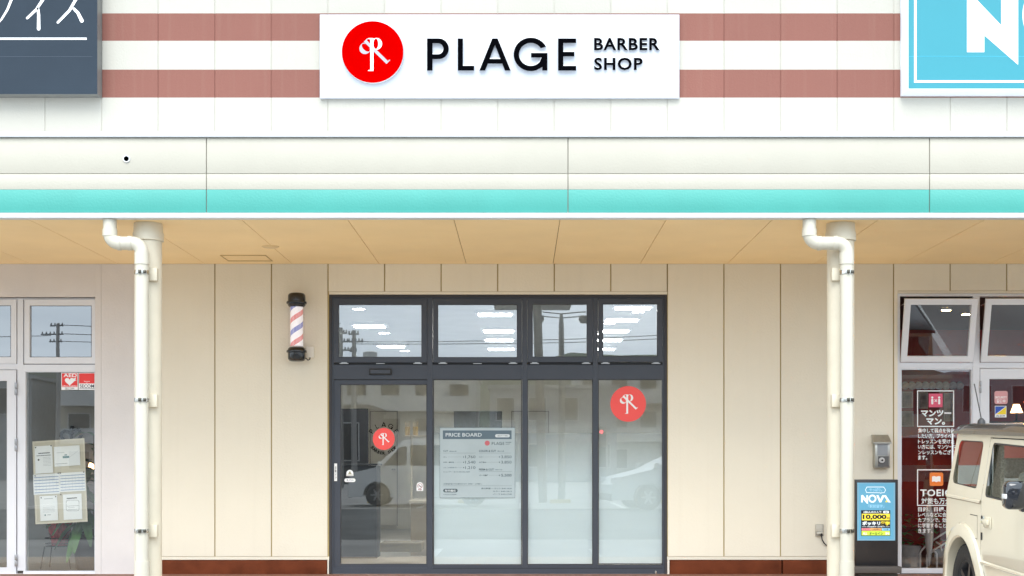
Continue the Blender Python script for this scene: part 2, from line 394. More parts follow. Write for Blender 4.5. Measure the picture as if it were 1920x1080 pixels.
v = soffp(507, 462); MB().lathe([(.02, -.012), (.07, -.012), (.085, -.004), (.085, 0)], (v.x, v.y, v.z), n=24).build('vent', mat('vent_beige', (.72, .53, .28), .5), sof)
# drain spout hole in fascia
q = P(237.5, 298, fy)
hb = MB().lathe([(.030, -.012), (.032, .001)], q, 'y', 24, 0); hb.lathe([(.022, -.0125), (.001, -.0125)], q, 'y', 24, 1)
hb.build('drain_hole', [M_white, M_black], fas)

# columns and down pipes
def column(cx):
    o = MB(); o.lathe([(.118, 0), (.118, SZ-.06)], (cx, -2.52, FL), n=48)
    c = o.v; o2 = o.build('column', M_col, B)
    MB().lathe([(.119, SZ-.16), (.134, SZ-.155), (.134, SZ-.09), (.128, SZ-.075), (.124, SZ-.002)], (cx, -2.52, 0), n=48).build('column_collar', M_col, o2)
    return o2
PXL = pw(266, -2.72)
for cpx, ppx in ((278, 266), (1576, 1587.5)):
    X = pw(cpx, -2.52); co_ = column(X)
    Xp = pw(ppx, -2.72)
    for yy in (512, 750, 995):
        z = pz(yy, -2.7); sgn = 1 if cpx < 900 else -1
        MB().box(Xp+sgn*.045, Xp+sgn*.115, -2.665, -2.60, z-.06, z+.05, bev=.004).build('bracket', M_col, co_)
def downpipe(x0, x1, lab):
    Yp = -2.735; r = .058
    e = empty('downpipe', (pw(x1, Yp), Yp, FL), lab, 'downpipe', 'rainwater pipes by the canopy columns')
    zt = pz(415, Yp); ze = pz(456, Yp); xa, xb = pw(x0, Yp), pw(x1, Yp); R = .085
    pts = [(xa, Yp, SZ-.001), (xa, Yp, ze+R)]
    for i in range(1, 9): t = PI/2*i/8; pts.append((xa+R*(1-math.cos(t)), Yp, ze+R-R*math.sin(t)))
    for i in range(0, 9): t = PI/2*i/8; pts.append((xb-R+R*math.sin(t), Yp, ze-R+R*math.cos(t)))
    MB().tube(pts, r*1.0, 28, cap=False).build('offset_bend', M_pipe, e)
    MB().tube([(xb, Yp, ze-R+.005), (xb, Yp, FL)], r*.985, 28).build('pipe', M_pipe, e)
    j = MB()
    def ring(z0, z1, x=xb, k=1.09): MB().lathe([(r*.98, z0), (r*k, z0), (r*k, z1), (r*.98, z1)], (x, Yp, 0), n=28).build('coupling', M_pipe, e)
    ring(pz(470, Yp)-.12, pz(474, Yp)); ring(pz(443, Yp), pz(430, Yp), xa); ring(FL, pz(1052, Yp), k=1.13)
    zc = ze; 
    for q0, q1 in ((xa+.07, xa+.10), (xb-.12, xb-.085)): MB().lathe([(r*.98, q0), (r*1.08, q0), (r*1.08, q1), (r*.98, q1)], (0, Yp, zc), 'x', 28).build('coupling', M_pipe, e)
    for yy in (511, 750, 995):
        z = pz(yy, Yp); c = MB().lathe([(r*.99, z-.017), (r*1.09, z-.017), (r*1.11, z), (r*1.09, z+.017), (r*.99, z+.017)], (xb, Yp, 0), n=28)
        c.box(xb-.012, xb+.012, Yp-r-.022, Yp-r+.004, z-.016, z+.016, 1, bev=.004); c.box(xb+.03, xb+.05, Yp-r-.008, Yp-r+.02, z-.014, z+.014, 1, bev=.003)
        c.build('clamp', [M_steel, mat('dark_steel', (.12, .11, .09), .35, metal=1)], e)
    return e
downpipe(206, 266, 'cream rainwater pipe bending in front of the left column')
downpipe(1517.5, 1587.5, 'cream rainwater pipe bending in front of the right column')

# ------------------------------------------------------------------ interiors
M_iw = mat('interior_wall', (.78, .75, .67), .7); M_ic = mat('interior_ceiling', (.50, .52, .53), .7); M_if = mat('interior_floor', (.50, .48, .44), .35, var=.1)
def room(x0, x1, y1, zc, mw, mc, mf, nm):
    MB().box(x0, x1, y1, y1+.1, FL, zc).box(x0, x0+.06, .15, y1, FL, zc).box(x1-.06, x1, .15, y1, FL, zc).build(nm+'_wall', mw, B)
    MB().box(x0, x1, .15, y1, zc, zc+.05).build(nm+'_ceiling', mc, B)
    MB().box(x0, x1, .0, y1, FL-.05, FL+.0015).build(nm+'_floor', mf, B)
room(-3.55, 3.3, 10.5, 3.22, M_iw, M_ic, M_if, 'salon')
M_gw = mat('grey_interior', (.30, .29, .28), .6); M_gf = mat('grey_floor', (.22, .20, .18), .4)
room(XL+.25, -3.75, 1.72, 3.3, M_gw, M_gw, M_gf, 'clinic')
M_rw = mat('dark_red_wall', (.30, .034, .036), .6, var=.15); M_rc = mat('dark_ceiling', (.045, .03, .028), .6)
room(3.5, XR-.25, 4.5, 3.3, M_rw, M_rc, mat('brown_floor', (.12, .08, .06), .5), 'classroom')
# ceiling lights of the salon
M_lamp = mat('lamp_panel', (.9, .9, .9), .5, emit=(1, .98, .94), es=24)
cl0 = empty('ceiling_light', (0, 0, 3.22), 'rectangular white ceiling light', 'ceiling light', 'rectangular ceiling lights in the salon')
MB().box(-.23, .23, -.15, .15, -.03, -.001, bev=.006).build('housing', M_white, cl0)
MB().box(-.19, .19, -.11, .11, -.042, -.0305).build('diffuser', M_lamp, cl0)
for ch in cl0.children: ch.data.transform(Matrix.Translation((0, 0, 3.22)))
spots = [(-1.92, 2.85), (-1.93, 5.9), (-.31, 1.45), (-.30, 3.5), (-.31, 4.85), (-.31, 6.4), (1.24, .75), (1.21, 2.1), (1.21, 3.5), (1.21, 4.85), (1.21, 6.4)]
where = ['nearest behind the door transom', 'farthest behind the door transom', 'nearest in the middle row', 'second in the middle row', 'third in the middle row', 'last in the middle row', 'nearest in the right row', 'second in the right row', 'third in the right row', 'fourth in the right row', 'last in the right row']
for i, (x, y) in enumerate(spots):
    lb = 'bright rectangular ceiling light, '+where[i]
    if i == 0: cl0.location = (x, y, 3.22); cl0['label'] = lb
    else: dup(cl0, (x, y, 3.22), lb)
dl0 = empty('downlight', (0, 0, 3.22), 'round downlight', 'downlight', 'small round downlights in the salon')
MB().lathe([(.085, -.001), (.085, -.008), (.07, -.012)], (0, 0, 3.22), n=24).build('trim_ring', M_white, dl0)
MB().lathe([(.0685, -.013), (.001, -.013)], (0, 0, 3.22), n=24).build('bulb', M_lamp, dl0)
for i, (x, y, lb) in enumerate(((-1.85, 1.05, 'small round downlight above the salon door'), (-1.85, 4.0, 'small round downlight between the two door-side lights'), (-1.82, 7.0, 'farthest small downlight on the door side'), (1.35, 1.35, 'small round downlight behind the right transom'), (1.1, 2.7, 'second small downlight behind the right transom'), (1.0, 4.1, 'third small downlight behind the right transom'))):
    if i == 0: dl0.location = (x, y, 3.22); dl0['label'] = lb
    else: dup(dl0, (x, y, 3.22), lb)
# salon back wall: door, dark shelf, counter
Yb = 10.44
def inner_door(px0, px1, py0, lab):
    e = empty('interior_door', (pw((px0+px1)/2, Yb), Yb, FL), lab, 'door')
    o = MB().pbox(px0, py0, px1, 985, Yb-.03, Yb-.001); o.build('leaf', mat('door_beige', (.60, .57, .50), .5), e)
    f_ = MB().frame(px0-1.5, py0-1.5, px1+1.5, 986, 1.5, Yb-.045, Yb-.002, tb=.3); f_.build('door_frame', mat('door_edge', (.30, .28, .25), .6), e)
    h = MB().tube([(pw(px1-9, Yb), Yb-.08, pz(880, Yb)), (pw(px1-3, Yb), Yb-.08, pz(880, Yb)), (pw(px1-3, Yb), Yb-.03, pz(880, Yb))], .012, 8); h.build('handle', M_steel, e)
inner_door(695, 744, 772, 'beige interior door behind the round door sticker')
inner_door(960, 1028, 772, 'beige interior door beyond the price board')
e = empty('wall_shelf', (pw(896, 8), 8, FL), 'dark open cabinet standing behind the price board', 'cabinet')
MB().pbox(851, 771, 941, 985, 8.0, 8.4).build('carcass', mat('dark_wood', (.02, .016, .014), .5), e)
MB().pbox(896, 773, 898, 980, 7.98, 7.999).build('divider', mat('cabinet_edge', (.09, .08, .07), .5), e)
e = empty('low_cabinet', (pw(660, 2.5), 2.5, FL), 'dark low cabinet inside the glass door at its left', 'cabinet')
MB().pbox(600, 873, 706, 1052, 2.5, 3.0, bev=.006).build('carcass', mat('charcoal_laminate', (.035, .037, .042), .5), e)
MB().pbox(598, 869, 708, 872.6, 2.47, 3.03, bev=.004).build('top', mat('charcoal_top', (.06, .062, .07), .4), e)
e = empty('darkening_screen', (pw(650, 4), 4, FL), 'tall black screen added behind the low cabinet to darken the door view', 'screen')
for i in range(3): MB().box(pw(604+29*i, 4), pw(632.5+29*i, 4), 4+.05*(i % 2), 4.03+.05*(i % 2), FL, pz(766, 4), bev=.004).build('panel', mat('screen_black', (.022, .022, .025), .6), e)  # added panels that darken the interior behind the left of the door glass
e = empty('reception_counter', (pw(785, 3), 3, FL), 'low beige reception counter inside the door at the right', 'counter')
MB().pbox(770, 944, 840, 1068, 3.0, 3.8).build('counter_front', mat('beige_laminate', (.45, .38, .29), .5), e)
MB().pbox(766, 938, 843, 943.5, 2.95, 3.85, bev=.01).build('countertop', mat('pale_laminate', (.65, .58, .46), .4), e)
mb = MB().pbox(712, 1018, 790, 1035, 1.4, 1.9, bev=.01).pbox(715, 1020, 750, 1022, 1.38, 1.3995); tag(mb.build('entry_bench', mat('olive_wood', (.20, .16, .09), .6)), 'low brown bench on the floor inside the glass door', 'bench')
for i, (px, lb) in enumerate(((764, 'left clear glass with brown sticks on the counter'), (779, 'right clear glass with brown sticks on the counter'))):
    e = empty('stick_jar', (pw(px, 3.3), 3.3, pz(834, 3.3)), lb, 'jar', 'jars on the shelf inside the door')
    MB().lathe([(.03, pz(816, 3.3)), (.035, pz(800, 3.3))], (pw(px, 3.3), 3.3, 0), n=16).build('vessel', mat('amber', (.45, .33, .16), .4), e)
    s_ = MB()
    for j in range(7): a = j*.9; s_.tube([(pw(px, 3.3)+.015*math.cos(a), 3.3+.015*math.sin(a), pz(812, 3.3)), (pw(px, 3.3)+.035*math.cos(a), 3.3+.03*math.sin(a), pz(790+j % 3, 3.3))], .003, 5)
    s_.build('sticks', mat('pale_stick', (.6, .5, .35), .6), e)
mb = MB().box(pw(757, 3.2), pw(802, 3.2), 3.15, 3.45, pz(818.5, 3.2), pz(816.5, 3.2)); mb.box(pw(798.6, 3.2), pw(800, 3.2), 3.2, 3.4, FL, pz(818.6, 3.2)); mb.box(pw(770, 3.2), pw(771.2, 3.2), 3.2, 3.4, FL, pz(818.6, 3.2))
tag(mb.build('console_table', mat('pale_laminate', (.65, .58, .46), .4)), 'narrow pale console table carrying two jars', 'table')

# ------------------------------------------------------------------ shop front (slate frame)
YA, YBK = .03, .13
SFr = MB()
# outer dark reveal + frame
SFr.frame(617.5, 553, 1250.5, 1078, 4, .012, .14, 1, tb=1)
SFr.frame(621.5, 557, 1246.5, 1077, 4.2, .03, .13, 0, tb=12)
for x0, x1 in ((801, 811), (979, 988.5), (1112, 1121)):
    SFr.pbox(x0, 561.2, x1, 1065, YA-.004, YBK)
SFr.pbox(625.8, 684, 800.9, 711, YA, YBK)
for a, b in ((811.1, 978.9), (988.6, 1111.9), (1121.1, 1242.3)): SFr.pbox(a, 684, b, 711, YA, YBK)
for a, b in ((811.1, 978.9), (988.6, 1111.9), (1121.1, 1242.3)): SFr.pbox(a, 1059.5, b, 1064.9, YA+.002, YBK)
shopfront = SFr.build('shopfront_frame', [M_slate, M_slate2], B)
gk = MB()   # black shadow gaps
for a, b in ((625.8, 801), (811, 979), (988.5, 1112), (1121, 1242.3)): gk.pbox(a, 561.2, b, 684, YA+.03, YA+.0302)
gk.pbox(812, 1064.95, 1242, 1065.9, YA-.002, YA+.05); gk.pbox(625.9, 711.05, 800.9, 713, YA+.01, YA+.06)
def holes_frame(mb, x0, y0, x1, y1, hx0, hy0, hx1, hy1, Ya, Yb_, mi=0):
    mb.pbox(x0, y0, hx0, y1, Ya, Yb_, mi); mb.pbox(hx1, y0, x1, y1, Ya, Yb_, mi); mb.pbox(hx0, y0, hx1, hy0, Ya, Yb_, mi); mb.pbox(hx0, hy1, hx1, y1, Ya, Yb_, mi)
gk = MB(); gk.pbox(812, 1064.95, 1242, 1066, YA-.003, YA+.05); gk.pbox(625.9, 711.05, 800.9, 713, YA+.012, YA+.06)
for a, b in ((625.8, 801), (811, 979), (988.5, 1112), (1121, 1242.3)): gk.pbox(a, 679.5, b, 683.9, YA+.02, YA+.06)
gk.build('shadow_gap', M_black, shopfront)
MB().pbox(692, 691, 734, 702.5, YA-.03, YA-.001, 0, bev=.004).pbox(694.5, 693.5, 731.5, 700, YA-.032, YA-.0302, 1).build('door_sensor', [M_black, M_slate], shopfront)
TR = [((625.8, 561.2, 800.5, 679.5), (634.5, 570.5, 791, 670)), ((812, 561.2, 978.5, 679.5), (820.5, 570.5, 970, 670.5)), ((989, 561.2, 1111.5, 679), (998, 570, 1101, 669.5)), ((1122, 561.2, 1242, 678.5), (1130, 569.5, 1233, 668.8))]
def pane(x0, y0, x1, y1, Y, m, parent, name='pane'):
    a, b, c, d = P(x0, y1, Y), P(x1, y1, Y), P(x1, y0, Y), P(x0, y0, Y)
    o = MB().quad(a, b, c, d); return o.build(name, m, parent, recalc=False)
for i, (o_, h_) in enumerate(TR):
    mb = MB(); holes_frame(mb, *o_, *h_, YA-.012, YA+.05); mb.frame(h_[0], h_[1], h_[2], h_[3], 1.0, YA+.003, YA+.04, 1)
    sashx = mb.build('window', [M_slate, M_slate2], B)
    pane(h_[0]-.5, h_[1]-.5, h_[2]+.5, h_[3]+.5, YA+.02, M_glass_t, sashx)
    hg = [o_[0]+.11*(o_[2]-o_[0]), o_[2]-.10*(o_[2]-o_[0])]
    for hx in hg: MB().pbox(hx-8, 680.6, hx+8, 682.3, YA-.03, YA-.012).pbox(hx-5, 679, hx+5, 680.5, YA-.028, YA-.0125).build('hinge', mat('hinge_silver', (.35, .35, .35), .35, metal=.8), sashx)
    if i < 2: MB().pbox((o_[0]+o_[2])/2-8, 680.8, (o_[0]+o_[2])/2+8, 682.3, YA-.026, YA-.012).build('latch', MATS['hinge_silver'], sashx)
# sliding door
mb = MB(); holes_frame(mb, 626, 713, 802, 1066, 638, 720.5, 800.5, 1058.5, YA+.012, YA+.05)
mb.frame(638, 720.5, 800.5, 1058.5, 1.2, YA+.016, YA+.045, 1)
door = mb.build('door', [M_slate, M_slate2], B)
pane(638, 720, 801, 1059, YA+.03, M_glass, door)
q = P(655, 1069.5, YA)
MB().lathe([(.024, .0), (.024, -.012), (.019, -.016), (.001, -.016)], (q.x, YA+.028, q.z), 'y', 24).lathe([(.008, -.0165), (.008, -.02), (.001, -.02)], (q.x, YA+.028, q.z), 'y', 12, 1).build('lock', [mat('lock_white', (.75, .75, .75), .3), M_steel], door)
# fixed glass + frosted film
def film_mat():
    m = bpy.data.materials.new('gradient_film'); m.use_nodes = True; N = m.node_tree.nodes; L = m.node_tree.links
    for n in list(N):
        if n.type != 'OUTPUT_MATERIAL': N.remove(n)
    out = [n for n in N if n.type == 'OUTPUT_MATERIAL'][0]
    t = N.new('ShaderNodeBsdfTransparent'); d = N.new('ShaderNodeBsdfDiffuse'); d.inputs[0].default_value = (.80, .91, .96, 1); tl = N.new('ShaderNodeBsdfTranslucent'); tl.inputs[0].default_value = (.76, .83, .85, 1)
    dm = N.new('ShaderNodeMixShader'); dm.inputs[0].default_value = .3; L.new(d.outputs[0], dm.inputs[1]); L.new(tl.outputs[0], dm.inputs[2])
    tc = N.new('ShaderNodeTexCoord'); sx = N.new('ShaderNodeSeparateXYZ'); L.new(tc.outputs['Object'], sx.inputs[0])
    mr = N.new('ShaderNodeMapRange'); mr.inputs[1].default_value = pz(750); mr.inputs[2].default_value = pz(925); mr.inputs[3].default_value = 0; mr.inputs[4].default_value = .97; mr.interpolation_type = 'SMOOTHSTEP'
    L.new(sx.outputs['Z'], mr.inputs[0]); mx = N.new('ShaderNodeMixShader'); L.new(mr.outputs[0], mx.inputs[0]); L.new(t.outputs[0], mx.inputs[1]); L.new(dm.outputs[0], mx.inputs[2]); L.new(mx.outputs[0], out.inputs[0])
    return m
M_film = film_mat()
for x0, y0, x1, y1 in ((813, 711.2, 977.5, 1059.3), (989.5, 711.2, 1111, 1058.8), (1122.3, 711.2, 1242, 1057.8)):
    mb = MB(); mb.frame(x0-.9, y0, x1+.9, y1+.2, 1.4, YA+.014, YA+.05, 0)
    wobj = mb.build('window', M_slate2, B)
    pane(x0, y0, x1, y1, YA+.03, M_glass, wobj); pane(x0, y0, x1, y1, YA+.045, M_film, wobj, 'frosted_film')

# ------------------------------------------------------------------ monogram + lettering
def monogram(mb, cx, cy, r, Y, mw=0, mg=1, th=.002):
    s = r/442/1.0
    T = lambda x, y: (cx+(x-541)*s, cy+(y-558)*s)
    stem = [(466, 325), (540, 325), (540, 802), (463, 802), (463, 790), (495, 786), (495, 342), (466, 338)]
    out = arc(585, 408, 80, 85, -122, 122, 20); inn = arc(575, 408, 36, 76, -150, 150, 20)
    inn = [(max(x, 541), y) for x, y in inn]
    bowl = out+inn[::-1]
    ax, ay = .715, .70
    def G(x, y):
        al, pe = y-325, (x-517.5)*(1.0 if x < 541 else 1.1); return (416+al*ax*.965+pe*(-ay), 362+al*ay*.965+pe*ax)
    putpoly(mb, [[T(*G(*p)) for p in stem]], Y, 0, mg); putpoly(mb, [[T(*G(*p)) for p in bowl]], Y-.0004, 0, mg)
    putpoly(mb, [[T(*p) for p in stem]], Y-.001, 0, mw); putpoly(mb, [[T(*p) for p in bowl]], Y-.0014, 0, mw)
LET = {}
LET['P'] = [[(800.7, 72.1), (823, 72.1)]+arc(822.5, 91.5, 19, 19.4, -90, 90, 16)+[(811, 110.9), (811, 132.3), (800.7, 132.3)], [(811, 81)]+arc(821.5, 91.5, 9.8, 10.3, -90, 90, 14)+[(811, 101.8)]]
LET['L'] = [[(858.3, 72.1), (868, 72.1), (868, 123.4), (889, 123.4), (889, 132.3), (858.3, 132.3)]]
LET['A'] = [[(898.8, 132.3), (923, 72.1), (933, 72.1), (957.5, 132.3), (946.8, 132.3), (941.8, 119.3), (914.6, 119.3), (909.6, 132.3)], [(918, 110.6), (938.4, 110.6), (928, 84)]]
gout = arc(995.5, 102.2, 32.5, 31.5, -38, -322-0, 40); ginn = arc(995.5, 102.2, 22, 21.7, -318, -38, 36)
LET['G'] = [[(p) for p in arc(995.5, 102, 32.5, 31.4, -24, -318, 44)]+[(1016.5, 116), ][:0]+[(1015.8, 118.5), (1015.8, 108.2), (995.8, 108.2), (995.8, 99), (1026.4, 99), (1026.4, 132.3), (1016.8, 132.3), (1016.8, 121.8)][::-1][:0]]
def g_letter():
    # outer arc from upper right, counter-clockwise round to lower right, then spur and bar, then inner arc back
    cx, cy = 995.3, 102
    o = arc(cx, cy, 32.2, 31.3, -28, -322, 46)           # ends lower right
    pts = o[:-5]
    pts += [(1016.8, 125.5), (1016.8, 132.3), (1026.4, 132.3), (1026.4, 99.3), (995.8, 99.3), (995.8, 107.8), (1015.6, 107.8)]
    pts += arc(cx, cy, 22, 21.6, -318, -32, 40)
    return [pts]
LET['G'] = g_letter()
LET['E'] = [[(1046.4, 72.1), (1080.3, 72.1), (1080.3, 80.6), (1056.2, 80.6), (1056.2, 97.3), (1077, 97.3), (1077, 105.7), (1056.2, 105.7), (1056.2, 123.6), (1080.3, 123.6), (1080.3, 132.3), (1046.4, 132.3)]]
def plage(mb, Y, th=0, mi=0, tf=lambda x, y: (x, y), rot=None):
    for ch in 'PLAGE': putpoly(mb, [[tf(*p) for p in lp] for lp in LET[ch]], Y, th, mi)

# main sign
SG = empty('shop_sign', (pw(937), 0, pz(184)), 'white signboard with red disc and black barber shop lettering above the canopy', 'sign')
MB().pbox(599.5, 27, 1274, 184, -.05, -.002, 0, bev=.004).build('board', mat('sign_white', (.49, .51, .55), .35, var=.01), SG)
d = MB().lathe([(.325, -.052), (.325, -.086), (.001, -.086)], (pw(700.3), 0, pz(102)), 'y', 96).build('disc_side', mat('disc_white', (.78, .78, .79), .4), SG)
dd = MB().lathe([(.325, -.0862), (.325, -.0895), (.001, -.0895)], (pw(700.3), 0, pz(102)), 'y', 96)
MB.build(dd, 'red_disc', M_red, SG)
mm = MB(); monogram(mm, 700.3, 102-.5, 57, -.0905); mm.build('monogram', [M_vinyl, M_grey], SG, recalc=False)
bk = MB(); plage(bk, -.0505, .037); fr_ = MB(); plage(fr_, -.0877, .003)
put(bk, 'BARBER', 1114, 71, 1237, 94.2, -.0505, .027, .022, spacing=1.12); put(bk, 'SHOP', 1114, 108, 1205, 131.5, -.0505, .027, .022, spacing=1.12)
put(fr_, 'BARBER', 1114, 71, 1237, 94.2, -.0727, .027, .002, spacing=1.12); put(fr_, 'SHOP', 1114, 108, 1205, 131.5, -.0727, .027, .002, spacing=1.12)
bk.build('letter_sides', MATS['disc_white'], SG); fr_.build('lettering', M_ink, SG)

# left sign
SL = empty('office_sign', (pw(100), 0, pz(184)), 'dark slate signboard with white Japanese lettering at the upper left', 'sign')
yb = pz(183.5); z1 = 7.2; xr = pw(191.5); xf = pw(182.5, -.17); zf = pz(176.5, -.17)
mb = MB(); v = [(XL+.3, 0-.002, yb), (xr, -.002, yb), (xr, -.002, z1), (XL+.3, -.002, z1), (XL+.3, -.17, zf), (xf, -.17, zf), (xf, -.17, z1-.06), (XL+.3, -.17, z1-.06)]
mb.add(v, [(4, 5, 6, 7)], 0); mb.add(v, [(0, 1, 5, 4), (3, 7, 6, 2), (0, 4, 7, 3), (0, 3, 2, 1)], 1); mb.add(v, [(1, 2, 6, 5)], 1)
mb.build('case', [mat('sign_slate', (.029, .041, .056), .7, var=.04, bump=.05, spec=.15), mat('sign_edge', (.16, .16, .15), .4)], SL)
mb = MB(); mb.pbox(-300, 105.8, 173, 106.3, -.1712, -.1702); mb.pbox(-300, 6, 173.5, 6.4, -.171, -.1702) if False else None
mb.build('panel_seam', mat('slate_seam', (.06, .08, .11), .5), SL)
mb = MB()
def stroke(pts, w0, w1=None):   # tapered brush stroke in photo pixels
    w1 = w0 if w1 is None else w1; Lp, Rp = [], []
    for i, p in enumerate(pts):
        a = Vector(pts[max(i-1, 0)]); b = Vector(pts[min(i+1, len(pts)-1)]); d = (b-a).normalized(); n = Vector((-d.y, d.x)); t = i/(len(pts)-1); ww = (w0+(w1-w0)*t)/2
        Lp.append(tuple(Vector(p)+n*ww)); Rp.append(tuple(Vector(p)-n*ww))
    e = arc(pts[-1][0], pts[-1][1], w1/2, w1/2, 0, 360, 10)
    putpoly(mb, [Lp+Rp[::-1]], -.1712, .001); putpoly(mb, [e[:-1]], -.1716, .001)
stroke([(-60, -36), (30, -36)], 5, 5); stroke([(28, -38), (27, -22), (22, -2), (14, 18), (3, 36), (-6, 46)], 6, 3)
stroke([(86, -16), (80, 0), (68, 18), (51, 34)], 6, 4.5); stroke([(71, 14), (72.5, 28), (72.5, 54)], 4.5, 6.5)
stroke([(112, -22), (152, -22)], 5, 5); stroke([(151, -22), (144, -4), (130, 20), (108.5, 42)], 6, 4.5); stroke([(137, 15), (146, 24), (153.5, 39)], 4.5, 7)
mb.pbox(-320, 70.6, 162.5, 74.5, -.1722, -.1702)
mb.build('lettering', M_vinyl, SL)

# right sign (N O ...)
SR = empty('school_sign', (pw(2000), 0, pz(181)), 'cyan signboard in a white frame with big white letters at the upper right', 'sign')
Yn = -.14; mb = MB(); x2 = 2560
xo = pw(1688); xi = pw(1701, Yn); zo = pz(181); zi = pz(168.5, Yn); z1 = 7.6; xe = pw(x2); 
v = [(xo, -.002, zo), (xo, -.08, zo), (xi-.03, Yn-.01, zi-.03), (xi, Yn-.01, zi), (xi, Yn+.01, zi)]
prof = [(0, -.002), (0, -.09), (.045, Yn-.012), (xi-xo, Yn-.012), (xi-xo, Yn+.012)]
rows = []
for dx, yy in prof: rows.append([(xo+dx, yy, zo+dx*(zi-zo)/(xi-xo)), (xe-dx, yy, zo+dx*(zi-zo)/(xi-xo)), (xe-dx, yy, z1-dx), (xo+dx, yy, z1-dx)])
for a, b in zip(rows, rows[1:]):
    for j in range(4): j2 = (j+1) % 4; mb.quad(a[j], a[j2], b[j2], b[j])
mb.build('sign_frame', M_white, SR)
cy_ = mat('sign_cyan', (.027, .245, .305), .4, var=.01)
MB().box(xi, xe-(xi-xo), Yn+.0, Yn+.02, zi, z1-.07).build('face', cy_, SR)
MB().pbox(1701, 105.3, 2300, 105.8, Yn-.0015, Yn-.0005).build('panel_seam', mat('cyan_seam', (.06, .5, .68), .4), SR)
mb = MB(); T = lambda u, v_: (1280+u/2.842, v_/2.842)
mb.pbox(1714, -250, 1718.6, 155, Yn-.003, Yn-.0012); mb.pbox(1718.7, 150.5, 2540, 155, Yn-.003, Yn-.0012)
putpoly(mb, [[T(1515, -380), T(1555, -14), T(1697, 135), T(1697, -380), T(1787, -380), T(1787, 345), T(1607, 188), T(1607, 278), T(1515, 278)][0:]], Yn-.0012, .002)
putpoly(mb, [circ(1990, 28, 73, 64), circ(1990, 28, 43, 64)], Yn-.0012, .002)
putpoly(mb, [[(2080, -60), (2112, -60), (2150, 40), (2190, -60), (2222, -60), (2165, 98), (2135, 98)]], Yn-.0012, .002)
mb.build('lettering', mat('sign_letter_white', (.86, .86, .84), .4, var=0, emit=(1, 1, 1), es=.05), SR)

# ------------------------------------------------------------------ barber pole + switch box
X0, Y0 = pw(556.3, -.16), -.16
BP = empty('barber_pole', (X0, Y0, pz(677, -.16)), 'black capped barber pole with red white and blue stripes on the wall beside the door', 'barber pole')
zt, zb = pz(549.5, Y0), pz(677.5, Y0); zc1, zc0 = pz(575.5, Y0), pz(650.5, Y0)
def cap(z0, sg):   # z0 at the end, sg direction towards the tube
    h = abs(zt-zc1); pr = [(0.001, 0), (.060, 0), (.078, .006), (.0895, .022), (.092, .045), (.092, h*.60), (.104, h*.62), (.107, h*.70), (.104, h*.79), (.094, h*.81), (.090, h*.92), (.078, h*.98), (.078, h*1.0)]
    return [(r, z0+sg*a) for r, a in pr]
MB().lathe(cap(zt, -1), (X0, Y0, 0), n=48).build('top_cap', M_blackgloss, BP)
MB().lathe(cap(zb, 1), (X0, Y0, 0), n=48).build('bottom_cap', M_blackgloss, BP)
def stripe_mat():
    m = bpy.data.materials.new('barber_stripes'); m.use_nodes = True; N = m.node_tree.nodes; L = m.node_tree.links; b = N['Principled BSDF']; b.inputs['Roughness'].default_value = .35
    tc = N.new('ShaderNodeTexCoord'); sx = N.new('ShaderNodeSeparateXYZ'); L.new(tc.outputs['Object'], sx.inputs[0])
    at = N.new('ShaderNodeMath'); at.operation = 'ARCTAN2'; L.new(sx.outputs['Y'], at.inputs[0]); L.new(sx.outputs['X'], at.inputs[1])
    a = N.new('ShaderNodeMath'); a.operation = 'MULTIPLY'; a.inputs[1].default_value = 1/(2*PI); L.new(at.outputs[0], a.inputs[0])
    z = N.new('ShaderNodeMath'); z.operation = 'MULTIPLY_ADD'; z.inputs[1].default_value = 1/.262; z.inputs[2].default_value = .10; L.new(sx.outputs['Z'], z.inputs[0])
    s = N.new('ShaderNodeMath'); s.operation = 'SUBTRACT'; L.new(z.outputs[0], s.inputs[0]); L.new(a.outputs[0], s.inputs[1])
    f = N.new('ShaderNodeMath'); f.operation = 'FRACT'; L.new(s.outputs[0], f.inputs[0])
    r = N.new('ShaderNodeValToRGB'); r.color_ramp.interpolation = 'CONSTANT'; e = r.color_ramp.elements
    W = (.86, .84, .86, 1); e[0].position = 0; e[0].color = (.62, .075, .06, 1); e[1].position = .21; e[1].color = W
    x = e.new(.5); x.color = (.05, .085, .42, 1); x = e.new(.71); x.color = W
    L.new(f.outputs[0], r.inputs[0])
    # vertical paler bands round the cylinder, spaced by noise
    pl = N.new('ShaderNodeMath'); pl.operation = 'MULTIPLY'; pl.inputs[1].default_value = 24; L.new(a.outputs[0], pl.inputs[0])
    nn = N.new('ShaderNodeTexNoise'); nn.noise_dimensions = '1D'; L.new(pl.outputs[0], nn.inputs['W']); nn.inputs['Scale'].default_value = 1.3
    mr = N.new('ShaderNodeMapRange'); mr.inputs[1].default_value = .3; mr.inputs[2].default_value = .7; mr.inputs[3].default_value = .0; mr.inputs[4].default_value = .55; L.new(nn.outputs['Fac'], mr.inputs[0])
    mx = N.new('ShaderNodeMixRGB'); L.new(mr.outputs[0], mx.inputs[0]); L.new(r.outputs[0], mx.inputs[1]); mx.inputs[2].default_value = W; L.new(mx.outputs[0], b.inputs['Base Color'])
    L.new(mx.outputs[0], b.inputs['Emission Color']); b.inputs['Emission Strength'].default_value = .18
    return m
o = MB().lathe([(.066, zc0+.005-zb), (.066, zc1-.005-zb)], (0, 0, 0), n=64).build('striped_cylinder', stripe_mat(), None); o.parent = BP
o = MB().lathe([(.088, zc0-zb), (.088, zc1-zb)], (0, 0, 0), n=64).build('glass_tube', glass('tube_glass', (.97, .96, .97), ior=1.3), None); o.parent = BP
MB().box(X0-.035, X0+.035, Y0+.07, 0, pz(565, 0), pz(560, 0)).box(X0-.035, X0+.035, Y0+.07, 0, pz(668, 0), pz(663, 0)).build('wall_bracket', M_blackgloss, BP)
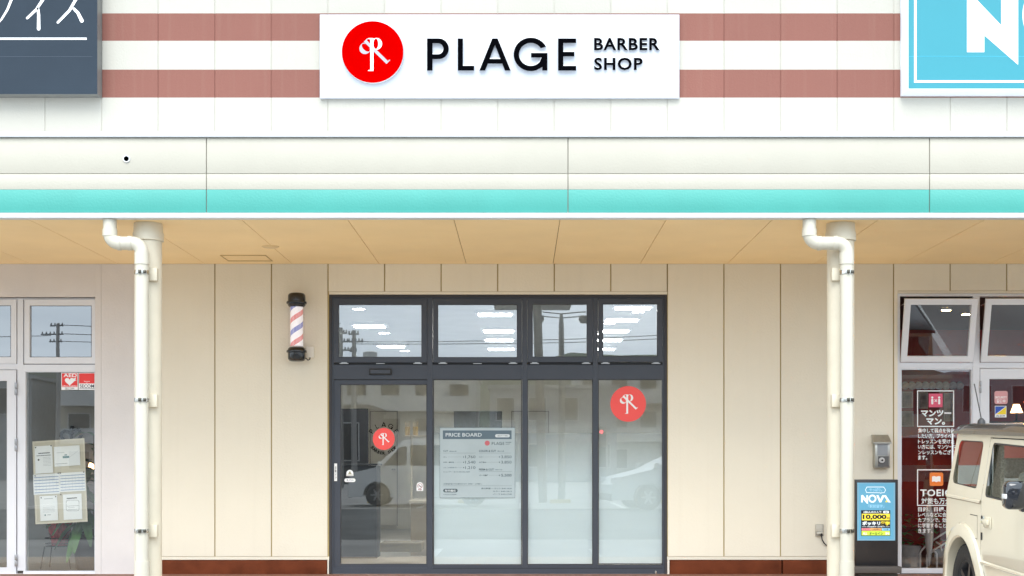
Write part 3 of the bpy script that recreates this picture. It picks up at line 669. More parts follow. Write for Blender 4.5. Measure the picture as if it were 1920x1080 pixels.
q = P(578, 672, -.05); MB().tube([(q.x-.02, -.1, q.z), (q.x+.0, -.07, q.z-.02), (q.x+.015, -.05, q.z-.01), (q.x+.02, -.03, q.z+.03)], .006, 8).build('power_lead', M_black, BP)
mb = MB().pbox(574, 649.5, 588.5, 671, -.045, -.001, 0, bev=.005).pbox(575.5, 651, 587, 669.5, -.048, -.0452, 0); tag(mb.build('switch_box', mat('ivory_plastic', (.74, .70, .62), .4)), 'small ivory switch box on the wall behind the barber pole', 'switch box')

# ------------------------------------------------------------------ stickers on the salon glass
def sticker(name, lab, cat, rects=(), Y=YA-.0015, mats=None, group=None): return None
YG = YA+.028
mb = MB(); putpoly(mb, [circ(1177.8, 757.3, 33.5, 64)], YG, 0, 0); monogram(mb, 1177.8, 757.3, 33.5*1.0, YG-.0004, 1, 1)
tag(mb.build('window_sticker', [M_pink, M_vinyl], recalc=False), 'large round red sticker with white monogram on the right pane', 'sticker')
mb = MB(); putpoly(mb, [circ(719.5, 823, 20.6, 56)], YG, 0, 0); monogram(mb, 719.5, 823, 20.6, YG-.0004, 1, 1)
def ring_text(mb, s, cx, cy, R, a0, a1, h, inside, mi, custom=False):
    for i, ch in enumerate(s):
        a = math.radians(a0+(a1-a0)*(i/(len(s)-1)))
        if ch == ' ': continue
        if custom: loops = LET[ch]; xs = [p[0] for lp in loops for p in lp]; mxx = (min(xs)+max(xs))/2; sc = h/60.2; pts = [[((x-mxx)*sc, -(y-102.2)*sc) for x, y in lp] for lp in loops]; v, f = fill(pts)
        else:
            v, f = text(ch, .035); xs = [p[0] for p in v]; ysv = [p[1] for p in v]; sc = h/.69; mxx = (min(xs)+max(xs))/2; v = [((p[0]-mxx)*sc, (p[1]-.345)*sc, 0) for p in v]
        sg = -1 if inside else 1
        ux, uy = math.cos(a), -math.sin(a)       # outward in photo px (y down)
        def fn(x, y, z):
            rad = R+sg*y; tx = sg*x
            # tangent clockwise
            return P(cx+ux*rad+(-uy)*tx, cy+uy*rad+ux*tx, YG-.0002)
        mb.mesh((v, f), fn, mi)
ring_text(mb, 'PLAGE', 719.5, 823, 27, 148, 32, 8.8, False, 2, True)
ring_text(mb, 'BARBER SHOP', 719.5, 823, 26.5, 217, 323, 5.2, True, 2)
tag(mb.build('window_sticker', [M_pink, M_vinyl, M_ink], recalc=False), 'round red sticker ringed by dark lettering on the glass door', 'sticker')
mb = MB(); putpoly(mb, [arc(656, 888, 6.6, 7, 180, 360, 16)+[(662.6, 892.5), (649.4, 892.5)]], YG, 0, 0); putpoly(mb, [[(656, 883), (659.4, 889), (652.6, 889)]], YG-.0003, 0, 1); mb.pbox(650.5, 890.2, 661.5, 891.4, YG-.0006, YG-.0003, 1)
tag(mb.build('warning_sticker', [M_vinyl, mat('yellow_grey', (.35, .33, .2), .5)]), 'small white domed warning sticker on the left of the glass door', 'sticker')
mb = MB(); putpoly(mb, [rr(645.8, 897, 666.5, 903.8, 3)], YG, 0, 0); put(mb, '押して下さい', 650, 898.6, 663, 902.2, YG-.0003, .02, 0, 1)
tag(mb.build('pill_sticker', [M_vinyl, M_ink2]), 'small white pill shaped sticker below the domed one', 'sticker')
mb = MB(); putpoly(mb, [arc(787.3, 911, 6.3, 7, 180, 360, 16)+[(793.6, 920.5), (781, 920.5)]], YG, 0, 0); putpoly(mb, [circ(787.3, 911.3, 4.9, 24), circ(787.3, 911.3, 4.1, 24)], YG-.0003, 0, 1); putpoly(mb, [[(784, 909), (784.8, 908.3), (790.6, 913.6), (789.8, 914.3)]], YG-.0005, 0, 1); mb.pbox(784, 911, 790.6, 912, YG-.0006, YG-.0003, 2); put(mb, '禁煙', 784, 916.5, 790.5, 919.5, YG-.0004, .02, 0, 1)
tag(mb.build('no_smoking_sticker', [M_vinyl, mat('brown_red', (.3, .09, .08), .5), M_ink2]), 'small white no smoking sticker on the right of the glass door', 'sticker')
mb = MB().pbox(626.6, 869, 632, 902, YA-.004+.012, YA+.0118, 0); put(mb, '自\n動\nド\nア', 627.8, 874, 630.8, 899, YA+.0075, .01, 0, 1)
tag(mb.build('door_label', [M_vinyl, M_ink2]), 'narrow white upright label on the left door stile', 'label')

# price board (poster on the inside of the second pane)
YPB = YA+.026
PB = empty('price_board', (pw(895), YPB, pz(934)), 'pale grey price board poster on the second glass pane', 'poster')
MB().pbox(824.5, 801.8, 965.8, 933.5, YPB, YPB+.002).build('sheet', mat('poster_grey', (.40, .475, .50), .6), PB)
bx = MB(); bx.pbox(830.3, 807, 959.2, 823.3, YPB-.0006, YPB-.0001)
for r in ((824.6, 802, 965.6, 802.5), (824.6, 932.9, 965.6, 933.4), (824.6, 802.6, 825, 932.8), (965.2, 802.6, 965.6, 932.8)): bx.pbox(*r, YPB-.0006, YPB-.0001)
bx.build('header_band', mat('poster_slate', (.10, .15, .19), .6), PB)
tw = MB(); YT = YPB-.0009; q = lambda u, v_: (820+u/7.45, 795+v_/7.45)
def pt(s, u0, v0, u1, v1, mb, off=.01, mi=0):
    a = q(u0, v0); b = q(u1, v1); put(mb, s, a[0], a[1], b[0], b[1], YT, off, 0, mi)
wv = MB(); pt('PRICE BOARD', 116, 126, 620, 176, wv, .012); putpoly(wv, [rr(*q(808, 143), *q(1012, 186), 2.8)], YT)
a = q(82, 905); b = q(284, 955); putpoly(tw, [rr(*a, *b, 3.2)], YT)
YT -= .0002; pt('年中無休', 104, 914, 264, 948, wv, .03); pt('価格はすべて税込', 830, 155, 990, 175, tw, .01); YT += .0002
wv.build('pale_print', mat('print_pale', (.62, .68, .70), .6), PB)
rd = MB(); putpoly(rd, [circ(*q(697, 267), 4.7, 32)], YT); rd.build('red_dot', mat('poster_red', (.55, .13, .15), .6), PB)
sc = 7.45
s_ = (q(935, 0)[0]-q(760, 0)[0])/(1080.3-800.7)
plage(tw, YT, tf=lambda x, y: (q(760, 0)[0]+(x-800.7)*s_, q(0, 252)[1]+(y-72.1)*s_*1.05))
pt('BARBER', 955, 250, 1036, 263, tw, .02); pt('SHOP', 955, 275, 1012, 287, tw, .02)
pt('CUT', 84, 364, 152, 388, tw); pt('※税込価格', 163, 373, 268, 388, tw); pt('COLOR & CUT', 582, 362, 820, 390, tw, .02); pt('※税込価格', 833, 371, 932, 386, tw)
pt('大人', 84, 452, 132, 470, tw); pt('¥', 358, 452, 374, 470, tw, .03); pt('1,760', 390, 440, 532, 484, tw, .0)
pt('中学・高校生', 84, 526, 234, 544, tw, .02); pt('¥', 358, 526, 374, 544, tw, .03); pt('1,540', 390, 514, 532, 558, tw, .0)
pt('小人（小学生まで）', 84, 600, 268, 618, tw, .01); pt('¥', 358, 600, 374, 618, tw, .03); pt('1,210', 390, 590, 532, 634, tw, .0)
pt('※シャンプー・カットされた方に330円', 84, 660, 454, 678, tw, .01)
pt('カラー', 584, 452, 650, 470, tw); pt('¥', 858, 450, 876, 470, tw, .03); pt('3,850', 892, 440, 1036, 484, tw, .0)
pt('白髪染め', 584, 526, 684, 544, tw, .02); pt('¥', 858, 524, 876, 544, tw, .03); pt('3,850', 892, 514, 1036, 558, tw, .0)
pt('PERM & CUT', 582, 622, 790, 650, tw, .02); pt('※税込価格', 806, 632, 906, 646, tw)
pt('パーマ各種', 584, 706, 710, 728, tw, .03); pt('¥', 858, 706, 876, 728, tw, .03); pt('5,500', 892, 698, 1036, 740, tw, .01)
pt('※各種別途料金がかかる場合があります（学割あり・土日祝除く）', 84, 828, 624, 846, tw, .01)
pt('※元旦及び年始休', 84, 977, 270, 992, tw, .01)
pt('受付時間 ― カット 8:45-18:30', 614, 890, 1038, 912, tw, .015); pt('カラー 8:45-18:15', 778, 931, 1038, 951, tw, .015); pt('パーマ 8:45-17:45', 778, 970, 1038, 990, tw, .015)
for u0, u1, vv in ((82, 535, 406), (582, 1032, 406), (582, 1040, 664), (82, 1040, 863)): a = q(u0, vv); b = q(u1, vv); tw.pbox(a[0], a[1]-.14, b[0], b[1]+.14, YT-.0003, YT)
for u0, u1, vv in ((150, 345, 460), (248, 345, 534), (278, 345, 608), (668, 845, 460), (690, 845, 534), (722, 845, 716)):
    u = u0
    while u < u1: a = q(u, vv); tw.pbox(a[0], a[1]-.18, a[0]+.5, a[1]+.18, YT-.0003, YT); u += 7.5
tw.build('dark_print', mat('print_dark', (.045, .075, .09), .6), PB)
# ------------------------------------------------------------------ left shop windows
YL = .02
mb = MB()
mb.pbox(-700, 559.5, 178.5, 561.5, YL, YL+.1, 0)
mb.pbox(32.5, 561.6, 43.5, 1070, YL, YL+.1, 0); mb.pbox(-700, 682.5, 32.4, 693, YL, YL+.1); mb.pbox(43.6, 683.5, 178.5, 696.5, YL, YL+.1)
mb.pbox(43.6, 1071, 178.5, 1076, YL, YL+.1); mb.pbox(43.6, 696.6, 47.5, 1070.9, YL, YL+.1)
mb.build('window_frame', M_alu, B)
for (x0, y0, x1, y1), (a, b, c, d) in (((-110, 561.8, 30.5, 682), (-98, 572.5, 20.5, 669.5)), ((45.5, 561.8, 178.4, 682), (55.3, 572.8, 172, 669.8))):
    mb = MB(); holes_frame(mb, x0, y0, x1, y1, a, b, c, d, YL-.012, YL+.05); mb.frame(a, b, c, d, .8, YL+.01, YL+.04, 1)
    wo = mb.build('window', [M_alu, M_black], B); pane(a, b, c, d, YL+.02, M_glass_t, wo)
mb = MB(); mb.pbox(44, 682.2, 178.4, 683.4, YL+.01, YL+.05).pbox(-110, 682.1, 32, 682.45, YL+.01, YL+.05); mb.pbox(44, 1070.8, 178.4, 1071.0, YL+.01, YL+.05); mb.build('shadow_gap', M_black, B)
mb = MB(); mb.frame(47.5, 696.6, 178.4, 1070.9, 1.2, YL+.01, YL+.06, 0, tb=.5)
wo = mb.build('window', M_alu, B); pane(48.6, 697.8, 178.4, 1070, YL+.03, M_glass, wo)
mb = MB(); holes_frame(mb, -110, 694, 30, 1080, -92, 714, 12.8, 1064, YL-.01, YL+.05)
dl = mb.build('door', M_alu, B); pane(-92, 714, 12.8, 1064, YL+.02, M_glass, dl)
for a, b in ((717, 741), (823, 846), (1040, 1062)):
    MB().pbox(27, a, 31.5, (a+b)/2-.6, YL-.03, YL-.0105, bev=.003).pbox(27, (a+b)/2+.6, 31.5, b, YL-.03, YL-.0105, bev=.003).build('hinge', mat('hinge_grey', (.35, .35, .36), .35, metal=.6), dl)
YGL = YL+.028
mb = MB(); mb.pbox(-140, 561.6, -112, 1076, YL, YL+.1).pbox(-842, 561.6, -815, 1076, YL, YL+.1).pbox(-814.9, 1062, -140.1, 1075.9, YL, YL+.1).pbox(-480, 561.6, -462, 1061.9, YL+.001, YL+.1)
wo = mb.build('window', M_alu, B); pane(-815, 561, -480, 1062, YL+.03, M_glass, wo); pane(-462, 561, -140, 1062, YL+.03, M_glass, wo)
mb = MB(); mb.pbox(115, 699, 146, 731, YGL, YGL+.001, 1); mb.pbox(116, 700, 145, 725.5, YGL-.0008, YGL-.0001, 0)
put(mb, 'AED', 119, 700.5, 144, 707, YGL-.0010, .02, 0, 1)
heart = []
for i in range(40):
    t = 2*PI*i/40; heart.append((130.5+.62*16*math.sin(t)**3*.9, 715-.62*(13*math.cos(t)-5*math.cos(2*t)-2*math.cos(3*t)-math.cos(4*t))*.85))
putpoly(mb, [heart], YGL-.0011, 0, 1); putpoly(mb, [[(133, 712), (143, 707.5), (141, 712), (143.5, 713), (134, 717)]], YGL-.0014, 0, 1)
put(mb, '自動体外式除細動器', 117, 722.8, 144, 724.9, YGL-.0012, .01, 0, 1); put(mb, 'SECOM', 122, 726.5, 139, 730.3, YGL-.0004, .0, 0, 2)
tag(mb.build('aed_sticker', [mat('sticker_red2', (.78, .035, .03), .45), M_vinyl, M_ink2], recalc=False), 'red AED sticker with a white heart at the top of the left window', 'sticker')
mb = MB(); mb.pbox(147.3, 699, 178.2, 731, YGL, YGL+.001, 1); mb.pbox(148, 700, 177.6, 719, YGL-.0008, YGL-.0001, 0)
put(mb, 'Security', 157.5, 714, 168.5, 716.5, YGL-.0012, .02, 0, 1); put(mb, 'by', 161.5, 717, 164, 718.8, YGL-.0012, .02, 0, 1); put(mb, 'SECOM', 149.5, 720.8, 176.5, 727, YGL-.0004, .01, 0, 2); mb.pbox(148.5, 728, 177, 728.6, YGL-.0012, YGL-.0003, 2)
tag(mb.build('security_sticker', [MATS['sticker_red2'], M_vinyl, mat('navy_ink', (.03, .035, .07), .5)], recalc=False), 'red and white security company sticker beside the AED sticker', 'sticker')
# notice board just behind the glass, tilted
NB = empty('notice_board', (pw(113, .11), .11, pz(983)), 'slightly tilted cream notice board covered in papers behind the left window', 'notice board')
YB = .11
def T4(u, v):   # board coordinates 0..1 -> photo px
    tl, trr, bl, br_ = (61.5, 828), (158.5, 821.5), (67.5, 983), (164.5, 978)
    x = (tl[0]*(1-u)+trr[0]*u)*(1-v)+(bl[0]*(1-u)+br_[0]*u)*v; y = (tl[1]*(1-u)+trr[1]*u)*(1-v)+(bl[1]*(1-u)+br_[1]*u)*v; return x, y
def bq(mb, u0, v0, u1, v1, Y, th, mi=0): putpoly(mb, [[T4(u0, v0), T4(u1, v0), T4(u1, v1), T4(u0, v1)]], Y, th, mi)
mb = MB(); bq(mb, 0, 0, 1, 1, YB, .02); mb.build('board', mat('board_cream', (.62, .56, .45), .7), NB)
mb = MB(); 
for r in ((0, 0, 1, .02), (0, .98, 1, 1), (0, .02, .03, .98), (.97, .02, 1, .98)): bq(mb, *r, YB-.0202, .006)
mb.build('board_frame', mat('board_frame_cream', (.70, .63, .51), .5), NB)
papers = [(.03, .06, .37, .39), (.40, .08, .90, .32), (-.02, .40, .485, .645), (.488, .40, .985, .63), (.09, .665, .43, .965), (.54, .66, .90, .965)]
for i, r in enumerate(papers):
    mb = MB(); bq(mb, *r, YB-.0265, .002, 0)
    u0, v0, u1, v1 = r; Y2 = YB-.0287
    L_ = lambda a, b, c, d, m: bq(mb, u0+(u1-u0)*a, v0+(v1-v0)*b, u0+(u1-u0)*c, v0+(v1-v0)*d, Y2, .0004, m)
    if i in (2, 3):
        for j in range(6): L_(.03, .13+.15*j, .97, .17+.15*j, 2)
        for j in range(7): L_(.1+.13*j, .1, .104+.13*j, .9, 3)
    elif i == 0:
        L_(.2, .25, .85, .28, 1); L_(.1, .34, .9, .36, 1)
        for j in range(7): L_(.45, .42+.05*j, .9, .43+.05*j, 3)
        putpoly(mb, [circ(*T4(u0+(u1-u0)*.2, v0+(v1-v0)*.5), 1.8, 12)], Y2, .0004, 1)
    elif i == 1:
        L_(.33, .5, .58, .6, 4); L_(.4, .42, .5, .47, 4); L_(.04, .85, .5, .88, 3); L_(.1, .3, .4, .32, 3)
        a = T4(u0+(u1-u0)*.6, v0+(v1-v0)*.55); b = T4(u0+(u1-u0)*.95, v0+(v1-v0)*.25); putpoly(mb, [[a, b, (b[0], b[1]+.5), (a[0], a[1]+.5)]], Y2, .0004, 3)
    elif i == 4:
        L_(.25, .1, .75, .13, 3)
        for j in range(5): L_(.15, .45+.05*j, .85, .46+.05*j, 3)
        putpoly(mb, [circ(*T4(u0+.28*(u1-u0), v0+.77*(v1-v0)), 1.5, 12)], Y2, .0004, 4); L_(.4, .75, .6, .78, 3)
    else:
        L_(.2, .14, .75, .18, 1)
        a = T4(u0+.16*(u1-u0), v0+.22*(v1-v0)); b = T4(u0+.84*(u1-u0), v0+.68*(v1-v0))
        putpoly(mb, [rr(a[0], a[1], b[0], b[1], 4), rr(a[0]+.5, a[1]+.5, b[0]-.5, b[1]-.5, 3.6)], Y2, .0004, 1); L_(.18, .46, .82, .47, 1); L_(.25, .52, .6, .535, 3); L_(.25, .6, .75, .615, 3)
    mb.build('paper', [M_paper, M_ink2, mat('table_blue', (.30, .38, .55), .6), mat('text_grey', (.45, .46, .48), .6), mat('teal_grey', (.12, .25, .28), .6)], NB)
mb = MB()
for u, v in ((.05, .075), (.35, .065), (.02, .415), (.465, .40), (.505, .40), (.96, .405), (.12, .685), (.40, .68), (.5, .66)):
    x, y = T4(u, v); c = P(x, y, YB-.03); mb.lathe([(.006, .004), (.006, -.004), (.001, -.006)], c, 'y', 10)
mb.build('push_pins', M_ink, NB)
# stool with wrapped pot
ST = empty('wire_stool', (pw(105, .66), .66, FL), 'black wire stool standing behind the left window under the red wrapped pot', 'stool')
cx_ = pw(104, .7); zs2 = pz(1025, .7); cy2 = .85
for j, (sx, sy) in enumerate(((-1, -1), (1, -1), (-1, 1), (1, 1))):
    MB().tube([(cx_+sx*.13, cy2+sy*.12, zs2), (cx_+sx*.165, cy2+sy*.15, FL)], .006, 8).build('leg', M_ink, ST)
mb = MB()
for a in (0, .03, .09): R = .15+a*.1; mb.tube([(cx_+R*math.cos(t*PI/12), cy2+R*math.sin(t*PI/12), zs2+a) for t in range(25)], .005, 6)
for t in range(-3, 4): mb.tube([(cx_+t*.04, cy2-math.sqrt(.0225-(t*.04)**2), zs2), (cx_+t*.04, cy2+math.sqrt(.0225-(t*.04)**2), zs2)], .004, 6)
mb.build('seat', M_ink, ST)
PT = empty('wrapped_pot', (cx_, cy2, zs2+.01), 'flower pot wrapped in shiny red film on the wire stool', 'flower pot')
bm = MB(); n = 40; rows = []
for k_ in range(9):
    h = k_/8; z = zs2+.006+h*.27; r0 = .085+.05*h
    rows.append([(cx_+(r0*(1+.07*math.sin(j*5.3+k_)+.05*math.sin(j*2.1+k_*2)))*math.cos(2*PI*j/n), cy2+(r0*(1+.08*math.sin(j*3.7+k_*1.3)))*math.sin(2*PI*j/n), z) for j in range(n)])
for a, b in zip(rows, rows[1:]):
    for j in range(n): bm.quad(a[j], a[(j+1) % n], b[(j+1) % n], b[j])
bm.add(rows[0], [tuple(range(n))]); bm.build('wrapping', mat('red_film', (.42, .012, .022), .18, var=.4, vs=25, coat=.8), PT)
M_leaf = mat('dark_leaf', (.08, .17, .05), .4, var=.4, vs=6)
def leaf(mb, base, d, ln, wd, droop):
    d = Vector(d).normalized(); side = d.cross(Vector((0, 0, 1))).normalized(); pr = []
    for i in range(9):
        t = i/8; p = Vector(base)+d*ln*t+Vector((0, 0, -droop*t*t)); ww = wd*math.sin(PI*(t*.92+.04))**.8
        pr.append((p-side*ww+Vector((0, 0, .25*ww)), p, p+side*ww+Vector((0, 0, .25*ww))))
    for a, b in zip(pr, pr[1:]): mb.quad(a[0], a[1], b[1], b[0]); mb.quad(a[1], a[2], b[2], b[1])
mb = MB()
for i in range(9): a = i*.7; leaf(mb, (cx_, cy2, zs2+.26), (math.cos(a), math.sin(a), .3), .2, .03, .12)
mb.build('leaves', M_leaf, PT, recalc=False)
# tall plant
px_, py_ = pw(163, .5), .48
TP = empty('potted_plant', (px_, py_, FL), 'tall leafy plant in a dark tapered pot at the right edge of the left window', 'potted plant')
MB().lathe([(.09, FL), (.105, FL+.02), (.15, FL+.36), (.16, FL+.37), (.145, FL+.37), (.14, FL+.34), (.001, FL+.34)], (px_, py_, 0), n=28).build('pot', mat('dark_pot', (.03, .025, .03), .5), TP)
st = MB(); lf = MB()
for s_i, (ox, oy, h) in enumerate(((-.03, 0, 1.0), (.05, .04, 1.15), (.0, -.05, .8))):
    pts = [(px_+ox*(1+t*2)-.03*t*t*3, py_+oy*(1+t), FL+.33+h*t) for t in (0, .25, .5, .75, 1)]; st.tube(pts, .012, 8)
    for i in range(20):
        t = .1+.9*i/19; p = Vector(pts[0]).lerp(Vector(pts[-1]), t); a = i*2.4+s_i; leaf(lf, p, (math.cos(a), math.sin(a), .5-.6*(1-t)), (.27+.1*random.random()), .055, .16+.2*(1-t))
st.build('stem', mat('stem_brown', (.10, .07, .04), .7), TP); lf.build('leaves', M_leaf, TP, recalc=False)
# wall emblem: line-drawn apple like heart in dark metal on the grey interior wall
Ye = 1.70; EM = MB(); T = lambda u, v_: P(u/2.7, 680+v_/2.7, Ye)
for pts, r in (([(318, 385), (308, 372), (312, 355), (328, 346), (345, 350), (358, 362), (362, 385)], .020), ([(362, 362), (372, 347), (390, 340), (405, 350), (410, 368), (402, 385)], .020), ([(361, 356), (361, 340), (366, 320)], .02), ([(318, 385), (330, 430), (362, 450), (395, 430), (402, 385)], .018)):
    EM.tube([T(*p) for p in pts], r, 8)
tag(EM.build('wall_emblem', mat('emblem_metal', (.04, .04, .042), .4, metal=.5)), 'dark curved metal emblem on the grey wall above the notice board', 'wall emblem')
pm_ = MB().pbox(64, 1068, 100, 1071, .5, .9); 
# warm lamp inside the clinic
e = empty('table_lamp', (pw(160, 1.3), 1.3, pz(880, 1.3)), 'small warm wall lamp glowing behind the plant in the left window', 'lamp')
MB().lathe([(.05, pz(880, 1.45)), (.03, pz(868, 1.45))], (pw(170, 1.45), 1.5, 0), n=20).build('lamp_shade', mat('warm_shade', (.9, .6, .3), .6, emit=(1, .55, .25), es=5), e)
MB().box(pw(170, 1.45)-.01, pw(170, 1.45)+.01, 1.5, 1.7, pz(880, 1.45)-.01, pz(880, 1.45)+.01).build('bracket', M_ink, e)

# ------------------------------------------------------------------ right shop windows
YR = .02; Z = 'x'
mb = MB()
mb.pbox(1683, 550.5, 2900, 555.5, YR-.01, YR+.1); mb.pbox(1683, 555.6, 1687.5, 1076, YR-.01, YR+.1)
mb.pbox(1824.5, 555.6, 1837, 1076, YR-.012, YR+.1); mb.pbox(1687.6, 679.5, 1824.4, 690, YR-.008, YR+.1); mb.pbox(1837.1, 679.5, 2900, 690, YR-.008, YR+.1)
mb.pbox(1687.6, 1068.5, 1824.4, 1075, YR-.008, YR+.1); mb.pbox(2010, 555.6, 2022, 679.4, YR-.012, YR+.1); mb.pbox(2040, 690.1, 2052, 1076, YR-.012, YR+.1)
for a, b in ((2052.1, 2900),): mb.pbox(a, 1068, b, 1075, YR-.008, YR+.1)
mb.build('window_frame', M_alu, B)
mb = MB(); mb.pbox(1687.6, 556, 1824.4, 558, YR+.012, YR+.05); mb.pbox(1687.6, 1075.1, 1824, 1076.3, YR, YR+.05); mb.build('shadow_gap', M_black, B)
def hopper(x0, x1):
    y0, y1 = 559, 677.5
    Xa, Xb = pw(x0), pw(x1); zb_ = pz(y1); H = pz(y0)-zb_; t = math.radians(14.5); yp = YR-.005
    e = None
    def tr(p):   # local (X, d out, h) -> world, hinged at the bottom
        X, d, h = p; return (X, yp-h*math.sin(t)-d*math.cos(t), zb_+h*math.cos(t)-d*math.sin(t))
    m_ = MB(); st_ = .062; bars = [(Xa, Xa+st_, 0, H), (Xb-st_, Xb, 0, H), (Xa+st_, Xb-st_, 0, st_), (Xa+st_, Xb-st_, H-st_, H)]
    for a, b, c, d in bars:
        v = [tr((X, dd, h)) for X in (a, b) for dd in (0, .035) for h in (c, d)]
        m_.add(v, [(0, 1, 3, 2), (4, 6, 7, 5), (0, 4, 5, 1), (2, 3, 7, 6), (0, 2, 6, 4), (1, 5, 7, 3)])
    o = m_.build('window', M_alu, B)
    v = [tr((X, .02, h)) for X, h in ((Xa+st_, st_), (Xb-st_, st_), (Xb-st_, H-st_), (Xa+st_, H-st_))]
    MB().quad(*v).build('pane', M_glass_r, o, recalc=False)
    a = MB()
    for X in (Xa+.02, Xb-.02): a.tube([tr((X, 0, H*.93)), (X, YR+.06, pz(572))], .007, 6)
    a.build('stay', M_steel, o)
hopper(1688.5, 1823.5); hopper(1838.5, 2009)
mb = MB(); mb.frame(1687.6, 690.1, 1824.4, 1068.4, 3, YR+.0, YR+.06, 0)
wo = mb.build('window', M_alu, B); pane(1690.5, 693, 1821.5, 1065.5, YR+.03, M_glass_r, wo)
mb = MB(); holes_frame(mb, 1838, 691, 2039, 1078, 1855, 710.5, 2022, 1050, YR-.01, YR+.05)
dr = mb.build('door', M_alu, B); pane(1855, 710, 2022, 1050, YR+.02, M_glass_r, dr)
MB().pbox(1837.6, 714, 1840.5, 725, YR-.03, YR-.0125, bev=.003).pbox(1837.6, 726, 1840.5, 737, YR-.03, YR-.0125, bev=.003).build('hinge', MATS['hinge_grey'], dr)
pane(2052.1, 690.1, 2900, 1068, YR+.03, M_glass_r, wo)
YV = YR+.028
def vinyl_frame(mb, x0, y0, x1, y1, t=1.9): putpoly(mb, [[(x0, y0), (x1, y0), (x1, y1), (x0, y1)], [(x0+t, y0+t), (x1-t, y0+t), (x1-t, y1-t), (x0+t, y1-t)]], YV)
mb = MB(); vinyl_frame(mb, 1719.5, 732, 1789, 800.5)
put(mb, 'マンツー', 1727, 768.5, 1783.5, 781.5, YV, .045, 0); put(mb, 'マン。', 1737, 783.5, 1772, 796.5, YV, .045, 0)
W10 = 10.25
for i, s in enumerate(('集中して弱点を強化', 'したい方、プライベー', 'トレッスンを受けた', 'い方には、マンツーマ', 'ンレッスンもござい', 'ます。')):
    n_ = {0: 68, 1: 69, 2: 68, 3: 72, 4: 69, 5: 17}[i]; put(mb, s, 1721.5, 803+10.15*i, 1721.5+n_, 811.6+10.15*i, YV, .018, 0)
icn = MB(); putpoly(icn, [[(1741.5, 738), (1767.5, 738), (1767.5, 763.5), (1741.5, 763.5)]], YV)
mk = MB()
for cx in (1748, 1761): putpoly(mk, [circ(cx, 745.3, 2.1, 16)], YV-.0004); putpoly(mk, [rr(cx-1.9, 747.8, cx+1.9, 758.2, 1.6)], YV-.0004)
putpoly(mk, [[(1752, 749.5), (1752.9, 748.6), (1757.2, 753), (1756.3, 753.9)]], YV-.0004); putpoly(mk, [[(1756.3, 748.6), (1757.2, 749.5), (1752.9, 753.9), (1752, 753)]], YV-.0007)
WL = empty('window_lettering', (pw(1755), YV, pz(865)), 'white framed Japanese lettering with a pink two figure icon on the red shop window', 'window lettering')
mb.build('lettering', M_vinyl, WL, recalc=False); icn.build('pink_icon', mat('icon_pink', (.66, .085, .16), .5), WL, recalc=False); mk.build('icon_figures', M_vinyl, WL, recalc=False)
mb = MB(); vinyl_frame(mb, 1719.5, 880, 1789, 948.5)
put(mb, 'TOEIC', 1725.5, 917.5, 1784.5, 930.5, YV, .028, 0, spacing=1.1); put(mb, '対策も万全', 1727.5, 933.5, 1783, 945.5, YV, .015, 0)
for i, (s, n_) in enumerate((('目的、目標、', 52), ('レベルなどに合わせ', 68), ('たプランで、効率的', 68), ('に学習することがで', 68), ('きます。', 27))):
    put(mb, s, 1721.5, 950.5+10.15*i, 1721.5+n_, 959.2+10.15*i, YV, .018, 0)
WL = empty('window_lettering', (pw(1755), YV, pz(1010)), 'white framed Japanese lettering with an orange book icon partly behind the car', 'window lettering')
mb.build('lettering', M_vinyl, WL, recalc=False)
ic = MB(); putpoly(ic, [rr(1743, 886, 1768.5, 911, 3.2)], YV); ic.build('orange_icon', mat('icon_orange', (.80, .20, .03), .5), WL, recalc=False)
ic = MB(); putpoly(ic, [[(1747.5, 893.5), (1751.5, 892.5), (1755.7, 893.8), (1760, 892.5), (1763.5, 893.5), (1763.5, 903.5), (1760, 902.5), (1755.7, 904), (1751.5, 902.5), (1747.5, 903.5)]], YV-.0005); ic.build('book_mark', M_vinyl, WL, recalc=False)
mb = MB(); putpoly(mb, [rr(1864.5, 733, 1889.5, 757.5, 4)], YR+.018, 0, 0); put(mb, 'SECURITY', 1866, 743, 1888, 747, YR+.0175, .02, 0, 1); put(mb, '警備中', 1868.5, 749, 1885, 755, YR+.0175, .02, 0, 1)
tag(mb.build('security_sticker', [mat('pale_pink', (.62, .30, .31), .5), M_vinyl], recalc=False), 'pale pink security sticker on the right shop door', 'sticker')
mb = MB(); mb.pbox(1865.5, 761, 1887, 782.5, YR+.018, YR+.019, 0); putpoly(mb, [[(1866.2, 762), (1886.3, 762), (1866.2, 776.8)]], YR+.0175, 0, 1); putpoly(mb, [[(1886.3, 763), (1886.3, 777), (1867.5, 777)]], YR+.0172, 0, 2); put(mb, 'ALSOK', 1867.5, 778, 1885.5, 781.6, YR+.0175, .02, 0, 3)
tag(mb.build('security_sticker', [M_vinyl, mat('deep_blue', (.02, .08, .42), .5), mat('bright_yellow', (.85, .62, .02), .5), mat('navy_ink', (.03, .035, .07), .5)], recalc=False), 'blue yellow and white security sticker below the pink one', 'sticker')
